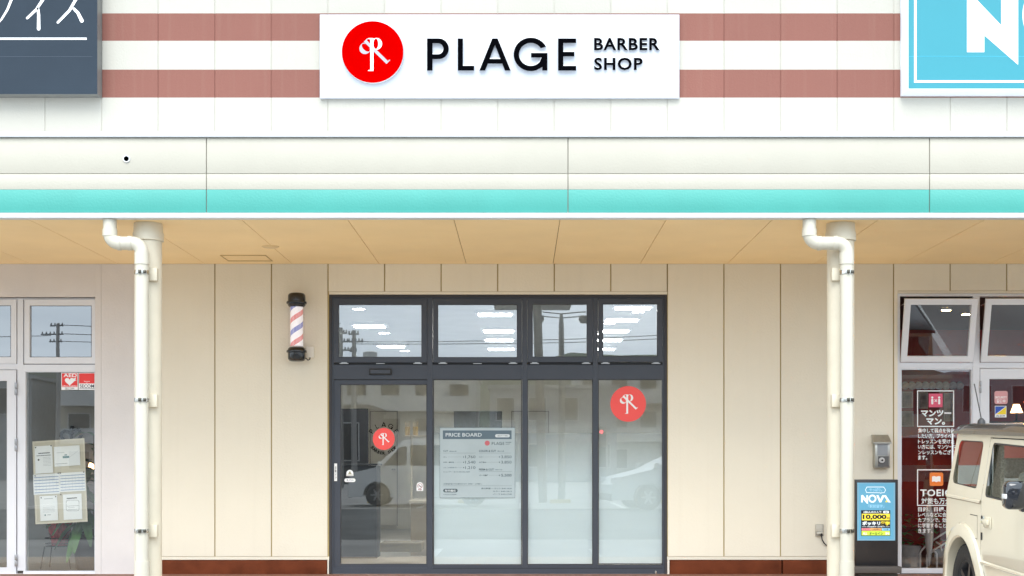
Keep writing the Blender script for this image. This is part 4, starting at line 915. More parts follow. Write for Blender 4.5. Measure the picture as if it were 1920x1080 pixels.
# inside the classroom
def picture(x0, y0, x1, y1, Y, lab):
    e = empty('framed_picture', (pw((x0+x1)/2, Y), Y, pz(y1, Y)), lab, 'picture', 'framed pictures on the red wall')
    MB().pbox(x0, y0, x1, y1, Y-.03, Y-.001).build('picture_frame', mat('pale_frame', (.45, .42, .38), .5), e)
    MB().pbox(x0+2.2, y0+2.2, x1-2.2, y1-2.2, Y-.032, Y-.0302).build('print', mat('print_grey', (.30, .27, .25), .6, var=.5, vs=9), e)
for a in ((1690, 734, 1712, 765, 4.48, 'upper left pale framed picture behind the lettered window'), (1689, 771, 1713, 800, 4.48, 'lower left pale framed picture behind the lettered window'), (1723, 735, 1740, 766, 4.48, 'picture behind the pink icon, left of it'), (1770, 737, 1788, 790, 4.48, 'tall framed print right of the pink icon')): picture(*a)
mb0 = None
for i in range(9):
    x = 1697+12.8*i; q = P(x, 723, 4.45); e = None
    o = MB().lathe([(.052, .02), (.056, 0), (.045, -.012), (.001, -.008)], (0, 0, 0), 'y', 20)
    if i == 0: mb0 = o.build('wall_plate', mat('plate_pale', (.42, .38, .37), .4, var=.4, vs=20)); ob = mb0
    else: ob = mb0.copy(); COL.objects.link(ob)
    ob.location = q; tag(ob, 'small pale round plate in the row high on the dark red classroom wall', 'plate', 'row of nine round plates on the red wall')
LP = empty('table_lamp', (pw(1906, 2.5), 2.5, pz(780, 2.5)), 'table lamp with a warm glowing shade behind the right shop door', 'lamp')
MB().lathe([(.075, pz(774, 2.5)), (.035, pz(758, 2.5))], (pw(1906, 2.5), 2.5, 0), n=24).build('lamp_shade', mat('glow_shade', (.9, .7, .45), .6, emit=(1, .62, .3), es=4), LP)
MB().lathe([(.05, pz(790, 2.5)), (.012, pz(788, 2.5)), (.012, pz(774, 2.5))], (pw(1906, 2.5), 2.5, 0), n=16).build('lamp_base', M_ink, LP)
mb = MB().pbox(1860, 790, 2010, 796, 2.3, 2.9); mb.pbox(1862, 796.2, 2008, 1060, 2.4, 2.85); tag(mb.build('reception_desk', mat('dark_wood', (.02, .016, .014), .5)), 'dark reception desk behind the right shop door', 'desk')
dz = 3.3
for i, (x, y, lb) in enumerate(((pw(1774, 1.9), 1.9, 'left warm downlight in the tilted window'), (pw(1812, 2.4), 2.4, 'right warm downlight in the tilted window'), (pw(1884, 1.2), 1.2, 'warm downlight in the second tilted window'))):
    e = empty('downlight', (x, y, dz), lb, 'downlight', 'warm downlights in the red shop')
    MB().lathe([(.07, dz-.001), (.07, dz-.01), (.055, dz-.012)], (x, y, 0), n=20).build('trim_ring', M_white, e); MB().lathe([(.054, dz-.013), (.001, dz-.013)], (x, y, 0), n=20).build('bulb', mat('warm_bulb', (.9, .8, .6), .5, emit=(1, .75, .45), es=30), e)
# umbrella stand and umbrella behind the glass
US = empty('umbrella_stand', (pw(1750, .35), .35, FL), 'white tubular rack just inside the red shop window', 'umbrella stand')
T = lambda u, v_, Y=.35: P(1660+u/4.907, 860+v_/4.907, Y)
for pts, Y in (([(322, 1010), (322, 870), (330, 850), (375, 795), (515, 700), (700, 600)], .3), ([(382, 1010), (382, 890), (390, 870), (410, 858), (515, 800), (700, 690)], .32), ([(474, 1010), (474, 880), (465, 862), (445, 853), (400, 866)], .42), ([(520, 850), (500, 790), (465, 765)], .4), ([(370, 705), (340, 690), (320, 670)], .4)):
    MB().tube([T(*p, Y) for p in pts], .010, 10).build('rail', mat('white_tube', (.62, .60, .57), .35), US)
UM = empty('umbrella', (pw(1742, .25), .25, FL+.02), 'closed pale umbrella standing in the white rack', 'umbrella')
xs_, ys_ = pw(1742, .22), .22
MB().lathe([(.006, pz(1062, .22)), (.02, pz(1045, .22)), (.045, pz(1015, .22)), (.05, pz(990, .22)), (.042, pz(962, .22)), (.026, pz(950, .22)), (.010, pz(945, .22))], (xs_, ys_, 0), n=14).build('canopy', mat('clear_plastic', (.42, .42, .41), .3), UM)
h = [(xs_, ys_, pz(946, .22)), (xs_, ys_, pz(932, .22))]
for i in range(0, 11): t = PI*i/10; h.append((xs_-.035+.035*math.cos(t), ys_, pz(932, .22)+.035*math.sin(t)*1.1))
MB().tube(h, .007, 10).build('handle', mat('pale_handle', (.55, .54, .52), .4), UM)
PL2 = empty('potted_plant', (pw(1703, .8), .8, FL), 'low dark green plant in a pale pot inside the red shop window', 'potted plant')
MB().lathe([(.10, FL), (.15, FL+.03), (.16, FL+.25), (.15, FL+.26), (.14, FL+.22), (.001, FL+.22)], (pw(1700, .8), .8, 0), n=24).build('pot', mat('pale_pot', (.35, .34, .33), .5), PL2)
lf = MB()
for i in range(46): a = i*2.4; leaf(lf, (pw(1700, .8)+.25*random.uniform(-1, 1.6), .8+.15*random.uniform(-1, 1), FL+.25+.35*random.random()), (math.cos(a), math.sin(a), .5), .16, .035, .08)
lf.build('leaves', M_leaf, PL2, recalc=False)

# ------------------------------------------------------------------ mailbox, outlet, screen totem
MX = empty('mailbox', (pw(1655), 0, pz(877)), 'weathered stainless steel mailbox with a dial lock on the cream wall', 'mailbox')
M_ms = mat('brushed_steel', (.44, .43, .39), .38, metal=.85, var=.15, vs=8)
MB().pbox(1640.5, 829, 1669, 877.5, -.10, -.002, 0, bev=.006).build('box', M_ms, MX)
mb = MB(); xa, xb = pw(1637.5, -.13), pw(1671.5, -.13)
z_a, z_b, z_c = pz(829.5, -.13), pz(817, -.02), pz(817, -.0)
v = []
for X, dx in ((xa+.012, 0), (xb-.012, 0)): v += [(X, -.002, z_b+.01), (X, -.04, z_b+.01), (X+(-.012 if X < (xa+xb)/2 else .012), -.135, z_a), (X+(-.012 if X < (xa+xb)/2 else .012), -.135, z_a-.012), (X, -.002, z_a-.012)]
mb.add(v, [(0, 1, 2, 3, 4), (5, 9, 8, 7, 6), (0, 5, 6, 1), (1, 6, 7, 2), (2, 7, 8, 3), (3, 8, 9, 4), (4, 9, 5, 0)]); mb.build('lid', M_ms, MX)
MB().pbox(1645, 831, 1664.5, 854, -.1025, -.1005).build('door_panel', mat('steel_dull', (.30, .31, .32), .5, metal=.5), MX)
mb = MB().pbox(1646.5, 855.5, 1666.5, 875, -.104, -.1005, 0); q = P(1653, 863, -.1)
mb.lathe([(.030, -.104), (.030, -.118), (.024, -.124), (.001, -.124)], (q.x, 0, q.z), 'y', 24, 1).lathe([(.010, -.1245), (.010, -.132), (.001, -.132)], (q.x, 0, q.z), 'y', 12, 2); mb.build('dial_lock', [mat('lock_plate', (.10, .10, .10), .4), mat('dial_grey', (.55, .55, .55), .3), M_black], MX)
OB = empty('outlet_box', (pw(1537), 0, pz(1005)), 'grey weatherproof outlet box with a short black cable low on the cream wall', 'outlet')
MB().pbox(1529, 983, 1544.5, 1005.5, -.015, -.002, 0, bev=.004).build('back_plate', mat('outlet_grey', (.42, .40, .35), .5), OB)
MB().pbox(1530.5, 984, 1543, 997, -.045, -.0152, 0, bev=.008).pbox(1532, 997.2, 1544, 1002, -.06, -.0152, 0, bev=.006).build('cover', mat('outlet_cover', (.50, .48, .42), .4), OB)
mb = MB(); mb.tube([P(1540, 1001, -.05), P(1540.5, 1006, -.05), P(1541.5, 1012, -.04), P(1545, 1018, -.025), P(1549, 1022, -.02), P(1554, 1024.5, -.02), P(1562, 1027, -.02)], .0065, 8); mb.tube([P(1540, 1000, -.05), P(1540.3, 1005, -.05)], .013, 10); mb.build('cable', M_black, OB)
YD = -.45
DS = empty('display_stand', (pw(1645, YD), YD, FL), 'black upright display stand with a light blue glowing advert beside the mailbox', 'display stand')
def db(x0, y0, x1, y1, Ya, Yb_): return MB().pbox(x0, y0, x1, y1, Ya, Yb_, bev=.008)
db(1604, 899, 1684, 1062, YD, YD+.12).build('cabinet', mat('cabinet_black', (.018, .016, .018), .35, var=.2), DS)
db(1602, 1062.5, 1691, 1075, YD-.12, YD+.25).box(pw(1610, YD), pw(1682, YD), YD-.03, YD+.16, FL, pz(1075.2, YD)).build('base', mat('base_dark', (.07, .06, .055), .6), DS)
MB().pbox(1607.5, 905, 1678.5, 1013.5, YD-.006, YD-.0005).build('screen', mat('screen_blue', (.11, .32, .47), .3, var=.02, emit=(.11, .34, .50), es=.2), DS)
YS = YD-.0065; q = lambda u, v_: (1590+u/5.4, 880+v_/5.4)
def db2(mb, u0, v0, u1, v1, mi=0, d=0): a = q(u0, v0); b = q(u1, v1); mb.pbox(a[0], a[1], b[0], b[1], YS-.0004-d, YS-d, mi)
def dt(mb, s, u0, v0, u1, v1, off=.02, mi=0, d=.0016): a = q(u0, v0); b = q(u1, v1); put(mb, s, a[0], a[1], b[0], b[1], YS-d, off, 0, mi)
ew = lambda n, c, k=.25: mat(n, c, .4, var=0, emit=c, es=k)
mats = [ew('ad_white', (.72, .80, .82)), ew('ad_black', (.008, .010, .022)), ew('ad_yellow', (.85, .68, .05)), ew('ad_pale_blue', (.30, .55, .70)), ew('ad_pink', (.75, .22, .25)), ew('ad_orange', (.85, .42, .15)), ew('ad_green', (.50, .68, .06)), ew('ad_sky', (.25, .55, .80))]
mb = MB()
a = [q(*p) for p in ((190, 176), (362, 176), (384, 208), (370, 238), (340, 240), (332, 248), (326, 240), (186, 238), (174, 206))]
b = [q(*p) for p in ((194, 182), (359, 182), (378, 208), (366, 233), (336, 235), (332, 240), (328, 235), (190, 232), (180, 206))]
putpoly(mb, [a, b], YS-.0006, 0, 0)
dt(mb, 'やっぱり。', 216, 190, 344, 224, .02, 3)
# N O V A
for pl in ([(133, 335), (133, 262), (150, 258), (186, 300), (186, 262), (203, 262), (203, 350), (190, 346), (150, 300), (150, 335)],): putpoly(mb, [[q(*p) for p in pl]], YS-.0006, 0, 0)
c0 = q(247, 297); putpoly(mb, [circ(*c0, 7.6, 32), circ(*c0, 4.4, 32)], YS-.0006, 0, 0)
putpoly(mb, [[q(*p) for p in ((286, 262), (308, 262), (327, 304), (347, 262), (384, 262), (433, 335), (409, 335), (366, 274), (337, 335), (318, 335))]], YS-.0006, 0, 0)
putpoly(mb, [[q(*p) for p in ((376, 333), (390, 310), (403, 333))]], YS-.0010, 0, 2)
dt(mb, '「駅前留学」', 205, 356, 366, 390, .01, 3)
db2(mb, 132, 414, 428, 674, 1)
dt(mb, '1回4人の少人数', 158, 421, 340, 444, .03, 0); putpoly(mb, [rr(*q(356, 420), *q(416, 445), 2)], YS-.0012, 0, 0); dt(mb, '月謝', 372, 425, 402, 441, .02, 1, .002)
db2(mb, 140, 450, 424, 516, 2, .0005); dt(mb, '10,000', 148, 458, 390, 512, .05, 1); dt(mb, '円', 393, 486, 420, 510, .03, 1)
dt(mb, 'ポッキリ', 144, 526, 326, 568, .05, 0); dt(mb, '留学', 330, 526, 424, 568, .05, 2)
dt(mb, '他の追加料金一切不要です', 196, 574, 372, 588, .02, 0); db2(mb, 142, 580, 186, 583, 0, .0008); db2(mb, 380, 580, 422, 583, 0, .0008)
for u0, u1, m_ in ((138, 224, 4), (226, 342, 5), (344, 424, 7)): db2(mb, u0, 596, u1, 620, m_, .0005)
dt(mb, 'テキスト', 148, 600, 216, 616, .01, 1); dt(mb, '入会金諸費用0円', 232, 600, 340, 616, .01, 1); dt(mb, '年会費', 358, 600, 410, 616, .01, 1)
db2(mb, 138, 624, 424, 668, 6, .0005); dt(mb, 'オールイン', 216, 636, 354, 664, .03, 1); dt(mb, 'ALL', 150, 636, 194, 662, .03, 0); dt(mb, 'IN', 380, 636, 416, 662, .04, 0)
mb.build('advert_print', mats, DS)
fr2 = MB(); a = q(97, 137); b = q(475, 720)
for r in ((a[0], a[1], a[0]+2.2, b[1]), (b[0]-2.2, a[1], b[0], b[1]), (a[0]+2.3, a[1], b[0]-2.3, a[1]+1.2), (a[0]+2.3, b[1]-2, b[0]-2.3, b[1])): fr2.pbox(*r, YS-.0004, YS+.0002)
fr2.build('screen_border', ew('ad_border', (.16, .30, .40), .3), DS)
# small door stop / tap standing by the shopfront's foot
mb = MB().lathe([(.012, FL), (.012, pz(1071, -.05)), (.001, pz(1070, -.05))], (pw(1229.5, -.05), -.05, 0), n=14); tag(mb.build('floor_bolt', M_steel), 'short steel post at the foot of the right pane', 'post')

# ------------------------------------------------------------------ cars
M_tyre = mat('tyre_rubber', (.018, .018, .019), .75, bump=.4, bs=60); M_rim = mat('alloy_rim', (.42, .42, .43), .3, metal=.8); M_rimd = mat('dark_rim', (.06, .06, .065), .35, metal=.7)
M_cg = glass('car_glass', (.52, .56, .54), ior=1.3); M_cgd = mat('car_glass_dark', (.012, .014, .015), .22, spec=.35)
M_bp = mat('black_plastic', (.03, .03, .032), .5, bump=.1, bs=80); M_pg = mat('piano_black', (.008, .009, .014), .08, coat=1)
def wheel(parent, u, v, r, wd, side, rim, nsp=6):
    t = MB(); s = side
    pr = [(r*.62, 0), (r*.66, -.010), (r*.90, -.018), (r*.97, -.006), (r, .025), (r, wd-.025), (r*.96, wd), (r*.62, wd)]
    t.lathe([(a, s*(-b)) for a, b in pr], (u, v, r), 'y', 40, 0, False)
    for j in range(40):     # tread blocks
        a = 2*PI*j/40; c, sn = math.cos(a), math.sin(a)
        p = lambda rr_, y, da: (u+rr_*math.cos(a+da), v-s*y, r+rr_*math.sin(a+da))
        for y0, y1 in ((.0, wd*.30), (wd*.36, wd*.64), (wd*.70, wd)):
            v8 = [p(q_, y, d_) for q_ in (r*.985, r*1.012) for y in (y0, y1) for d_ in (-.055, .055)]
            t.add(v8, [(0, 1, 3, 2), (4, 6, 7, 5), (0, 4, 5, 1), (2, 3, 7, 6), (0, 2, 6, 4), (1, 5, 7, 3)])
    wo = t.build('wheel', M_tyre, parent)
    k = MB(); k.lathe([(r*.64, -s*.004), (r*.60, -s*.0), (r*.56, -s*.02), (r*.54, -s*.07), (r*.001, -s*.08)], (u, v, r), 'y', 40, 1, False)
    for j in range(nsp):
        a = 2*PI*j/nsp; n0 = Vector((math.cos(a), 0, math.sin(a))); tt = Vector((-math.sin(a), 0, math.cos(a))); c = Vector((u, v, r))
        v8 = []
        for rad, hw, yy in ((r*.10, r*.09, .012), (r*.58, r*.055, .008)):
            for yo in (yy, .055):
                for q_ in (-1, 1): v8.append(c+n0*rad+tt*hw*q_+Vector((0, -s*(yo) if False else s*-yo, 0)))
        k.add(v8, [(0, 1, 3, 2), (4, 6, 7, 5), (0, 4, 5, 1), (2, 3, 7, 6), (0, 2, 6, 4), (1, 5, 7, 3)])
    k.lathe([(r*.16, -s*.05), (r*.16, -s*.012), (r*.12, -s*.004), (.001, -s*.004)], (u, v, r), 'y', 20)
    k.build('rim', [rim, M_bp], wo)
def poly_strip(mb, pts, hw, mi=0):   # shell across the car through profile points (u, z), half width hw(z), rounded edge
    rows = []
    for u, z in pts:
        h = hw(u, z); rows.append([(u, -h, z), (u, -h+.03, z), (u, -h*.5, z), (u, 0, z), (u, h*.5, z), (u, h-.03, z), (u, h, z)])
    for a, b in zip(rows, rows[1:]):
        for j in range(6): mb.add([a[j], a[j+1], b[j+1], b[j]], [(0, 1, 2, 3)], mi, True)
def arch(cu, cz, r, z0, n=14):
    a0 = math.degrees(math.asin((z0-cz)/r)); return [(cu+r*math.cos(math.radians(180-a0-(180-2*a0)*i/n)), cz+r*math.sin(math.radians(180-a0-(180-2*a0)*i/n))) for i in range(n+1)]
def side_panel(mb, loops, W, tum, mi=0, ext=0):
    v, f = fill(loops)
    for s in (-1, 1): mb.add([(p[0], s*(W/2+ext-tum(p[1])), p[1]) for p in v], f, mi)
def generic_car(lab, loc, rotz, L_, W, prof, belt, roof_pts, win, ws, paint, wr=.31, wb=(.0, 0), cat='car', rimm=None):
    """L_ length from rear u=0 to front; prof: outline (u,z) above the sill from rear bottom over the roof to front bottom"""
    e = empty('parked_car', loc, lab, cat, 'cars parked across the lot', local=True, rot=(0, 0, rotz))
    tum = lambda z: max(0, z-belt)*.20
    lo = .24; low = [p for p in prof if p[1] <= belt+.001]
    rear = [p for p in prof if p[0] < L_/2 and p[1] <= belt+.001]; front = [p for p in prof if p[0] >= L_/2 and p[1] <= belt+.001]
    bodym = MB()
    loop = rear+front+[(x, z) for x, z in reversed(arch(wb[1], wr, wr+.06, lo))]+[(x, z) for x, z in reversed(arch(wb[0], wr, wr+.06, lo))]
    side_panel(bodym, [loop], W, tum)
    upper = [p for p in prof if p[1] >= belt-.001]
    side_panel(bodym, [upper], W, tum)
    hw = lambda u, z: W/2-tum(z)
    poly_strip(bodym, prof, hw)
    body = bodym.build('body', paint, e)
    gm = MB()
    for w_ in win: side_panel(gm, [rpoly(w_, .06)], W, tum, 0, .004)
    gm.build('side_windows', M_cgd, e)
    for (u0, z0, u1, z1), nm in ((ws[0], 'windshield'), (ws[1], 'rear_window')):
        g2 = MB(); h0, h1 = W/2-tum(z0)-.07, W/2-tum(z1)-.05; d = Vector((u1-u0, 0, z1-z0)).normalized(); nrm = Vector((abs(d.z) if u0 > L_/2 else -abs(d.z), 0, abs(d.x)))*.006
        g2.quad(Vector((u0, -h0, z0))+nrm, Vector((u0, h0, z0))+nrm, Vector((u1, h1, z1))+nrm, Vector((u1, -h1, z1))+nrm); g2.build(nm, M_cgd, e)
    for s in (-1, 1):
        MB().box(L_-.35, L_-.02, s*(W/2-.02)-.0, s*(W/2-.30), belt-.32, belt-.17, bev=.03).build('headlight', mat('headlamp', (.5, .52, .55), .1), e)
        MB().box(.0, .12, s*(W/2+.004), s*(W/2-.15), belt-.25, belt+.05, bev=.02).build('tail_light', mat('tail_red', (.45, .01, .01), .2), e)
        MB().box(ws[0][0]-.12, ws[0][0]-.02, s*(W/2-.01), s*(W/2+.18), belt+.02, belt+.17, bev=.03).build('mirror', paint, e)
        for u in wb: wheel(e, u, s*(W/2-.02), wr, .18, -1 if s < 0 else 1, rimm or M_rim)
    MB().box(L_-.06, L_+.02, -W/2+.1, W/2-.1, .22, .40, bev=.03).build('front_bumper', M_bp, e)
    return e
M_cw = mat('paint_white', (.72, .72, .70), .15, coat=1, var=0); M_cs = mat('paint_silver', (.40, .42, .43), .4, coat=.2, var=0); M_cd = mat('paint_dark', (.03, .035, .045), .15, coat=1, var=0); M_cbl = mat('paint_blue', (.06, .10, .2), .15, coat=1, var=0)
van_prof = [(0.02, .24), (0, .5), (.0, 1.02), (.06, 1.35), (.16, 1.70), (.32, 1.77), (2.2, 1.80), (2.55, 1.74), (3.28, 1.06), (3.82, .90), (3.96, .68), (3.98, .24)]
van_prof = [(u, z if z != 1.06 else 1.02) for u, z in van_prof]
van_win = [[(.32, 1.08), (1.25, 1.08), (1.25, 1.62), (.42, 1.62)], [(1.33, 1.08), (2.35, 1.08), (2.35, 1.62), (1.33, 1.62)], [(2.43, 1.08), (3.05, 1.08), (2.62, 1.56), (2.43, 1.60)]]
def van(lab, x, y, rz, paint, zg=.33): return generic_car(lab, (x, y, zg), rz, 3.98, 1.68, van_prof, 1.02, None, van_win, ((3.20, 1.07, 2.62, 1.66), (.02, 1.1, .15, 1.62)), paint, .30, (.68, 3.22), 'minivan')
sed_prof = [(.02, .24), (0, .55), (.03, .92), (.55, .98), (1.15, 1.36), (1.5, 1.42), (2.3, 1.42), (2.65, 1.36), (3.45, .98), (4.2, .80), (4.38, .62), (4.4, .24)]
sed_win = [[(.85, 1.0), (1.72, 1.0), (1.72, 1.36), (1.3, 1.34)], [(1.80, 1.0), (2.62, 1.0), (2.62, 1.32), (1.80, 1.36)]]
def sedan(lab, x, y, rz, paint, zg=.33): return generic_car(lab, (x, y, zg), rz, 4.4, 1.70, sed_prof, .98, None, sed_win, ((3.40, .99, 2.70, 1.33), (.58, 1.0, 1.12, 1.33)), paint, .31, (.85, 3.5), 'car')
van('white minivan parked side on across the lot, mirrored in the glass door', -.6, -23.0, PI, M_cw)
sedan('silver car parked nose out behind the viewpoint, mirrored in the right panes', 6.4, -20.5, PI*.95, M_cs)
sedan('dark car parked far to the left across the lot', -16.5, -23.0, PI/2, M_cd)
van('silver minivan parked at the far right across the lot', 9.8, -19.0, PI*.5, M_cs)
sedan('white car parked right of the silver one across the lot', 13.0, -24.0, PI*.5, M_cw)
sedan('dark blue car parked between the minivan and the silver car', 7.0, -26.0, PI*.5, M_cbl)

# the cream off-roader in the foreground
M_cream = mat('paint_ivory', (.73, .66, .51), .18, coat=1, var=0, spec=.5); M_roofk = mat('roof_black', (.055, .045, .038), .22, coat=.7)
CAR = empty('offroad_car', (3.73+.745, -2.50, .07), 'small boxy ivory off roader with a black roof parked at the right', 'car', local=True, rot=(0, .034, -PI/2))
Wd = 1.49; BL = 1.13; ZR = 1.655
tum = lambda z: max(0, z-BL)*.15+max(0, .62-z)*.10
arr = lambda u, z0=.40: arch(u, .35, .43, z0)
lowloop = [(.07, .50), (.05, .8), (.06, BL), (2.55, BL), (3.28, 1.02), (3.33, .95), (3.33, .50), (3.26, .46)]+[(x, z) for x, z in reversed(arch(2.82, .36, .43, .46))]+[(2.36, .40), (.96, .40)]+[(x, z) for x, z in reversed(arch(.53, .36, .43, .46))]+[(.08, .46)]
doorlow = rpoly([(.985, BL+.001), (.985, .62), (1.10, .46), (2.12, .46), (2.12, BL+.001)], [0, .05, .05, .05, 0])
body = MB()
dl_ = [(.985, BL), (.985, .62), (1.10, .46), (2.12, .46), (2.12, BL)]
# lower side with the door opening cut out (notch reaches the belt line)
ll = [(.07, .50), (.05, .8), (.06, BL)]+[(.985, BL), (.985, .62), (1.10, .46), (2.12, .46), (2.12, BL)]+lowloop[3:]
side_panel(body, [ll], Wd, tum)
qwin = rpoly([(.16, 1.225), (.83, 1.205), (.83, 1.595), (.205, 1.595)], [.09, .04, .05, .06])
up = [(.06, BL), (.985, BL), (.985, 1.63), (2.0, 1.63), (2.12, 1.56), (2.12, BL), (2.55, BL), (2.16, ZR), (.105, ZR)]
side_panel(body, [up, qwin], Wd, tum)
hw = lambda u, z: Wd/2-tum(z)
rr_ = [(.105, ZR), (.06, BL), (.05, .8), (.07, .50)]
ru = lambda z: .06+(z-BL)/(ZR-BL)*.045
for (y0, y1, z0, z1) in ((-.65, .65, BL, 1.19), (-.65, .65, 1.59, ZR)): body.quad((ru(z0), y0, z0), (ru(z0), y1, z0), (ru(z1), y1, z1), (ru(z1), y0, z1))
for s in (-1, 1): body.quad((ru(BL), s*.65, BL), (ru(BL), s*hw(0, BL), BL), (ru(ZR), s*hw(0, ZR), ZR), (ru(ZR), s*.65, ZR))
for a, b in list(zip(rr_, rr_[1:]))[1:]: body.quad((a[0], -hw(0, a[1]), a[1]), (a[0], hw(0, a[1]), a[1]), (b[0], hw(0, b[1]), b[1]), (b[0], -hw(0, b[1]), b[1]))
poly_strip(body, [(2.55, BL), (2.60, 1.125), (3.28, 1.04), (3.33, .98), (3.33, .50)], lambda u, z: Wd/2-.001)
bodyo = body.build('body', M_cream, CAR)
# C and B pillar ribs, belt swage, arches
det = MB()
for s in (-1, 1):
    S = lambda u, z, d: (u, s*(Wd/2-tum(z)+d), z)
    def band(pts, wv, d0, d1):
        for (a, b) in zip(pts, pts[1:]):
            det.add([S(*a, .001), S(*b, .001), S(b[0], b[1]+wv*.3, d1), S(a[0], a[1]+wv*.3, d1), S(a[0], a[1]+wv*.7, d1), S(b[0], b[1]+wv*.7, d1), S(a[0], a[1]+wv, .001), S(b[0], b[1]+wv, .001)], [(0, 1, 2, 3), (3, 2, 5, 4), (4, 5, 7, 6)], 0, True)
    band([(.07, 1.09), (.98, 1.085)], .035, 0, .012); 
    band([(.96, .42), (2.36, .42)], .05, 0, .02); band([(1.0, .60), (2.10, .60)], .035, 0, .014)
    for cu in (.53, 2.82):
        n = 22; rows = []
        for i in range(n+1):
            a = math.radians(-6+192*i/n); c, sn = math.cos(a), math.sin(a)
            z_ = lambda r: .36+r*sn; u_ = lambda r: cu+r*c
            rows.append([(u_(r), s*(Wd/2-tum(max(z_(r), .5))+d), z_(r)) for r, d in ((.545, .0), (.535, .022), (.49, .036), (.435, .036), (.42, .022), (.415, -.12))])
        for a, b in zip(rows, rows[1:]):
            for j in range(5): det.add([a[j], a[j+1], b[j+1], b[j]], [(0, 1, 2, 3)], 0, j < 4)
det.build('wheel_arch_trim', M_cream, CAR)
inn = MB()
for s in (-1, 1):
    for cu in (.53, 2.82):
        rows = []
        for i in range(21):
            a = math.radians(-10+200*i/20); rows.append([(cu+.43*math.cos(a), s*(Wd/2-d), .36+.43*math.sin(a)) for d in (.05, .38)])
        for a, b in zip(rows, rows[1:]): inn.quad(a[0], a[1], b[1], b[0])
        inn.add([(cu+.43*math.cos(2*PI*i/24), s*(Wd/2-.38), .36+.43*math.sin(2*PI*i/24)) for i in range(24)], [tuple(range(24))])
inn.box(.1, 3.2, -.34, .34, .30, .44)
inn.build('wheel_wells', mat('well_black', (.010, .010, .010), .8), CAR)
for s in (-1, 1):
    d = MB(); low = [(.993, BL+.0), (.993, .625), (1.104, .468), (2.112, .468), (2.112, BL)]
    v, f = fill([low]); d.add([(p[0], s*(Wd/2-tum(p[1])+.001), p[1]) for p in v], f)
    dwin = rpoly([(1.075, 1.155), (2.02, 1.135), (2.02, 1.47), (1.93, 1.575), (1.075, 1.59)], [.05, .05, .05, .05, .05])
    upp = [(.993, BL), (2.112, BL), (2.112, 1.545), (1.99, 1.62), (.993, 1.622)]
    v, f = fill([upp, dwin]); d.add([(p[0], s*(Wd/2-tum(p[1])+.001), p[1]) for p in v], f)
    door_o = d.build('door', M_cream, CAR)
    # window rubber
    def ring(loop, t, ext, nm, par, m):
        c = (sum(p[0] for p in loop)/len(loop), sum(p[1] for p in loop)/len(loop))
        ins = [(p[0]+(c[0]-p[0])*t/abs(c[0]-p[0]+1e-9) if False else c[0]+(p[0]-c[0])*(1-t/.42), c[1]+(p[1]-c[1])*(1-t/.2)) for p in loop]
        v, f = fill([loop, ins]); MB().add([(p[0], s*(Wd/2-tum(p[1])+ext), p[1]) for p in v], f).build(nm, m, par)
    ring(dwin, .013, .004, 'window_seal', door_o, M_bp)
    v, f = fill([dwin]); g_ = MB().add([(p[0], s*(Wd/2-tum(p[1])-.018), p[1]) for p in v], f if s > 0 else [tuple(reversed(x)) for x in f]); g_.build('window', M_cg, door_o, recalc=False)
    ring(qwin, .008, .001, 'window_seal', bodyo, M_bp)
    v, f = fill([qwin]); MB().add([(p[0], s*(Wd/2-tum(p[1])-.014), p[1]) for p in v], f if s > 0 else [tuple(reversed(x)) for x in f]).build('quarter_window', M_cg, bodyo, recalc=False)
    y = s*(Wd/2)
    h = MB(); h.box(1.07, 1.25, y+s*.002, y+s*.012, .905, 1.0, 0, bev=.005); h.box(1.085, 1.235, y+s*.013, y+s*.035, .935, .978, 0, bev=.008); h.build('handle', M_cream, door_o)
    MB().lathe([(.013, s*.0), (.013, s*.008), (.001, s*.008)], (1.02, y, .985), 'y', 16).box(1.005, 1.03, y+s*.001, y+s*.008, .80, .86).build('keyhole', M_bp, door_o)
    mr = MB(); mr.box(2.06, 2.19, y+s*.05, y+s*.21, 1.12, 1.33, bev=.045); mr.box(2.06, 2.14, y-s*.02, y+s*.08, 1.10, 1.15, bev=.02); mo = mr.build('mirror', M_pg, CAR)
    MB().box(2.10, 2.175, y+s*.195, y+s*.214, 1.20, 1.235, bev=.005).build('indicator', mat('lens_clear', (.7, .7, .7), .15), mo)
    sl_ = MB(); 
    for u0, z0, u1, z1 in ((.60, .98, .62, .81),): pass
    fl_ = [(.72, .98), (.90, .98), (.90, .985), (.72, .985)]
    if s > 0:
        pass
    fx = MB()
    for a, b in (((.715, .99), (.90, .99)), ((.735, .80), (.90, .80))): fx.add([(a[0], y+s*.0015, a[1]), (b[0], y+s*.0015, b[1]), (b[0], y+s*.0015, b[1]-.006), (a[0], y+s*.0015, a[1]-.006)], [(0, 1, 2, 3)])
    fx.add([(.90, y+s*.0015, .99), (.905, y+s*.0015, .99), (.905, y+s*.0015, .795), (.90, y+s*.0015, .795)], [(0, 1, 2, 3)])
    if s < 0: fx.build('fuel_flap_gap', M_bp, bodyo)
# door gap backing
bk = MB()
for s in (-1, 1):
    y = lambda z: s*(Wd/2-tum(z)-.02)
    for u in (.985, 2.112): bk.add([(u-.02, y(.5), .5), (u+.03, y(.5), .5), (u+.03, y(BL), BL), (u-.02, y(BL), BL), (u+.03, y(1.62), 1.62), (u-.02, y(1.62), 1.62)], [(0, 1, 2, 3), (3, 2, 4, 5)])
    bk.add([(1.0, y(.46), .40), (2.14, y(.46), .40), (2.14, y(.46), .50), (1.0, y(.46), .50)], [(0, 1, 2, 3)]); bk.add([(.97, y(1.63), 1.60), (2.1, y(1.63), 1.60), (2.1, y(1.63), 1.645), (.97, y(1.63), 1.645)], [(0, 1, 2, 3)])
bk.build('door_gap', M_black, bodyo)
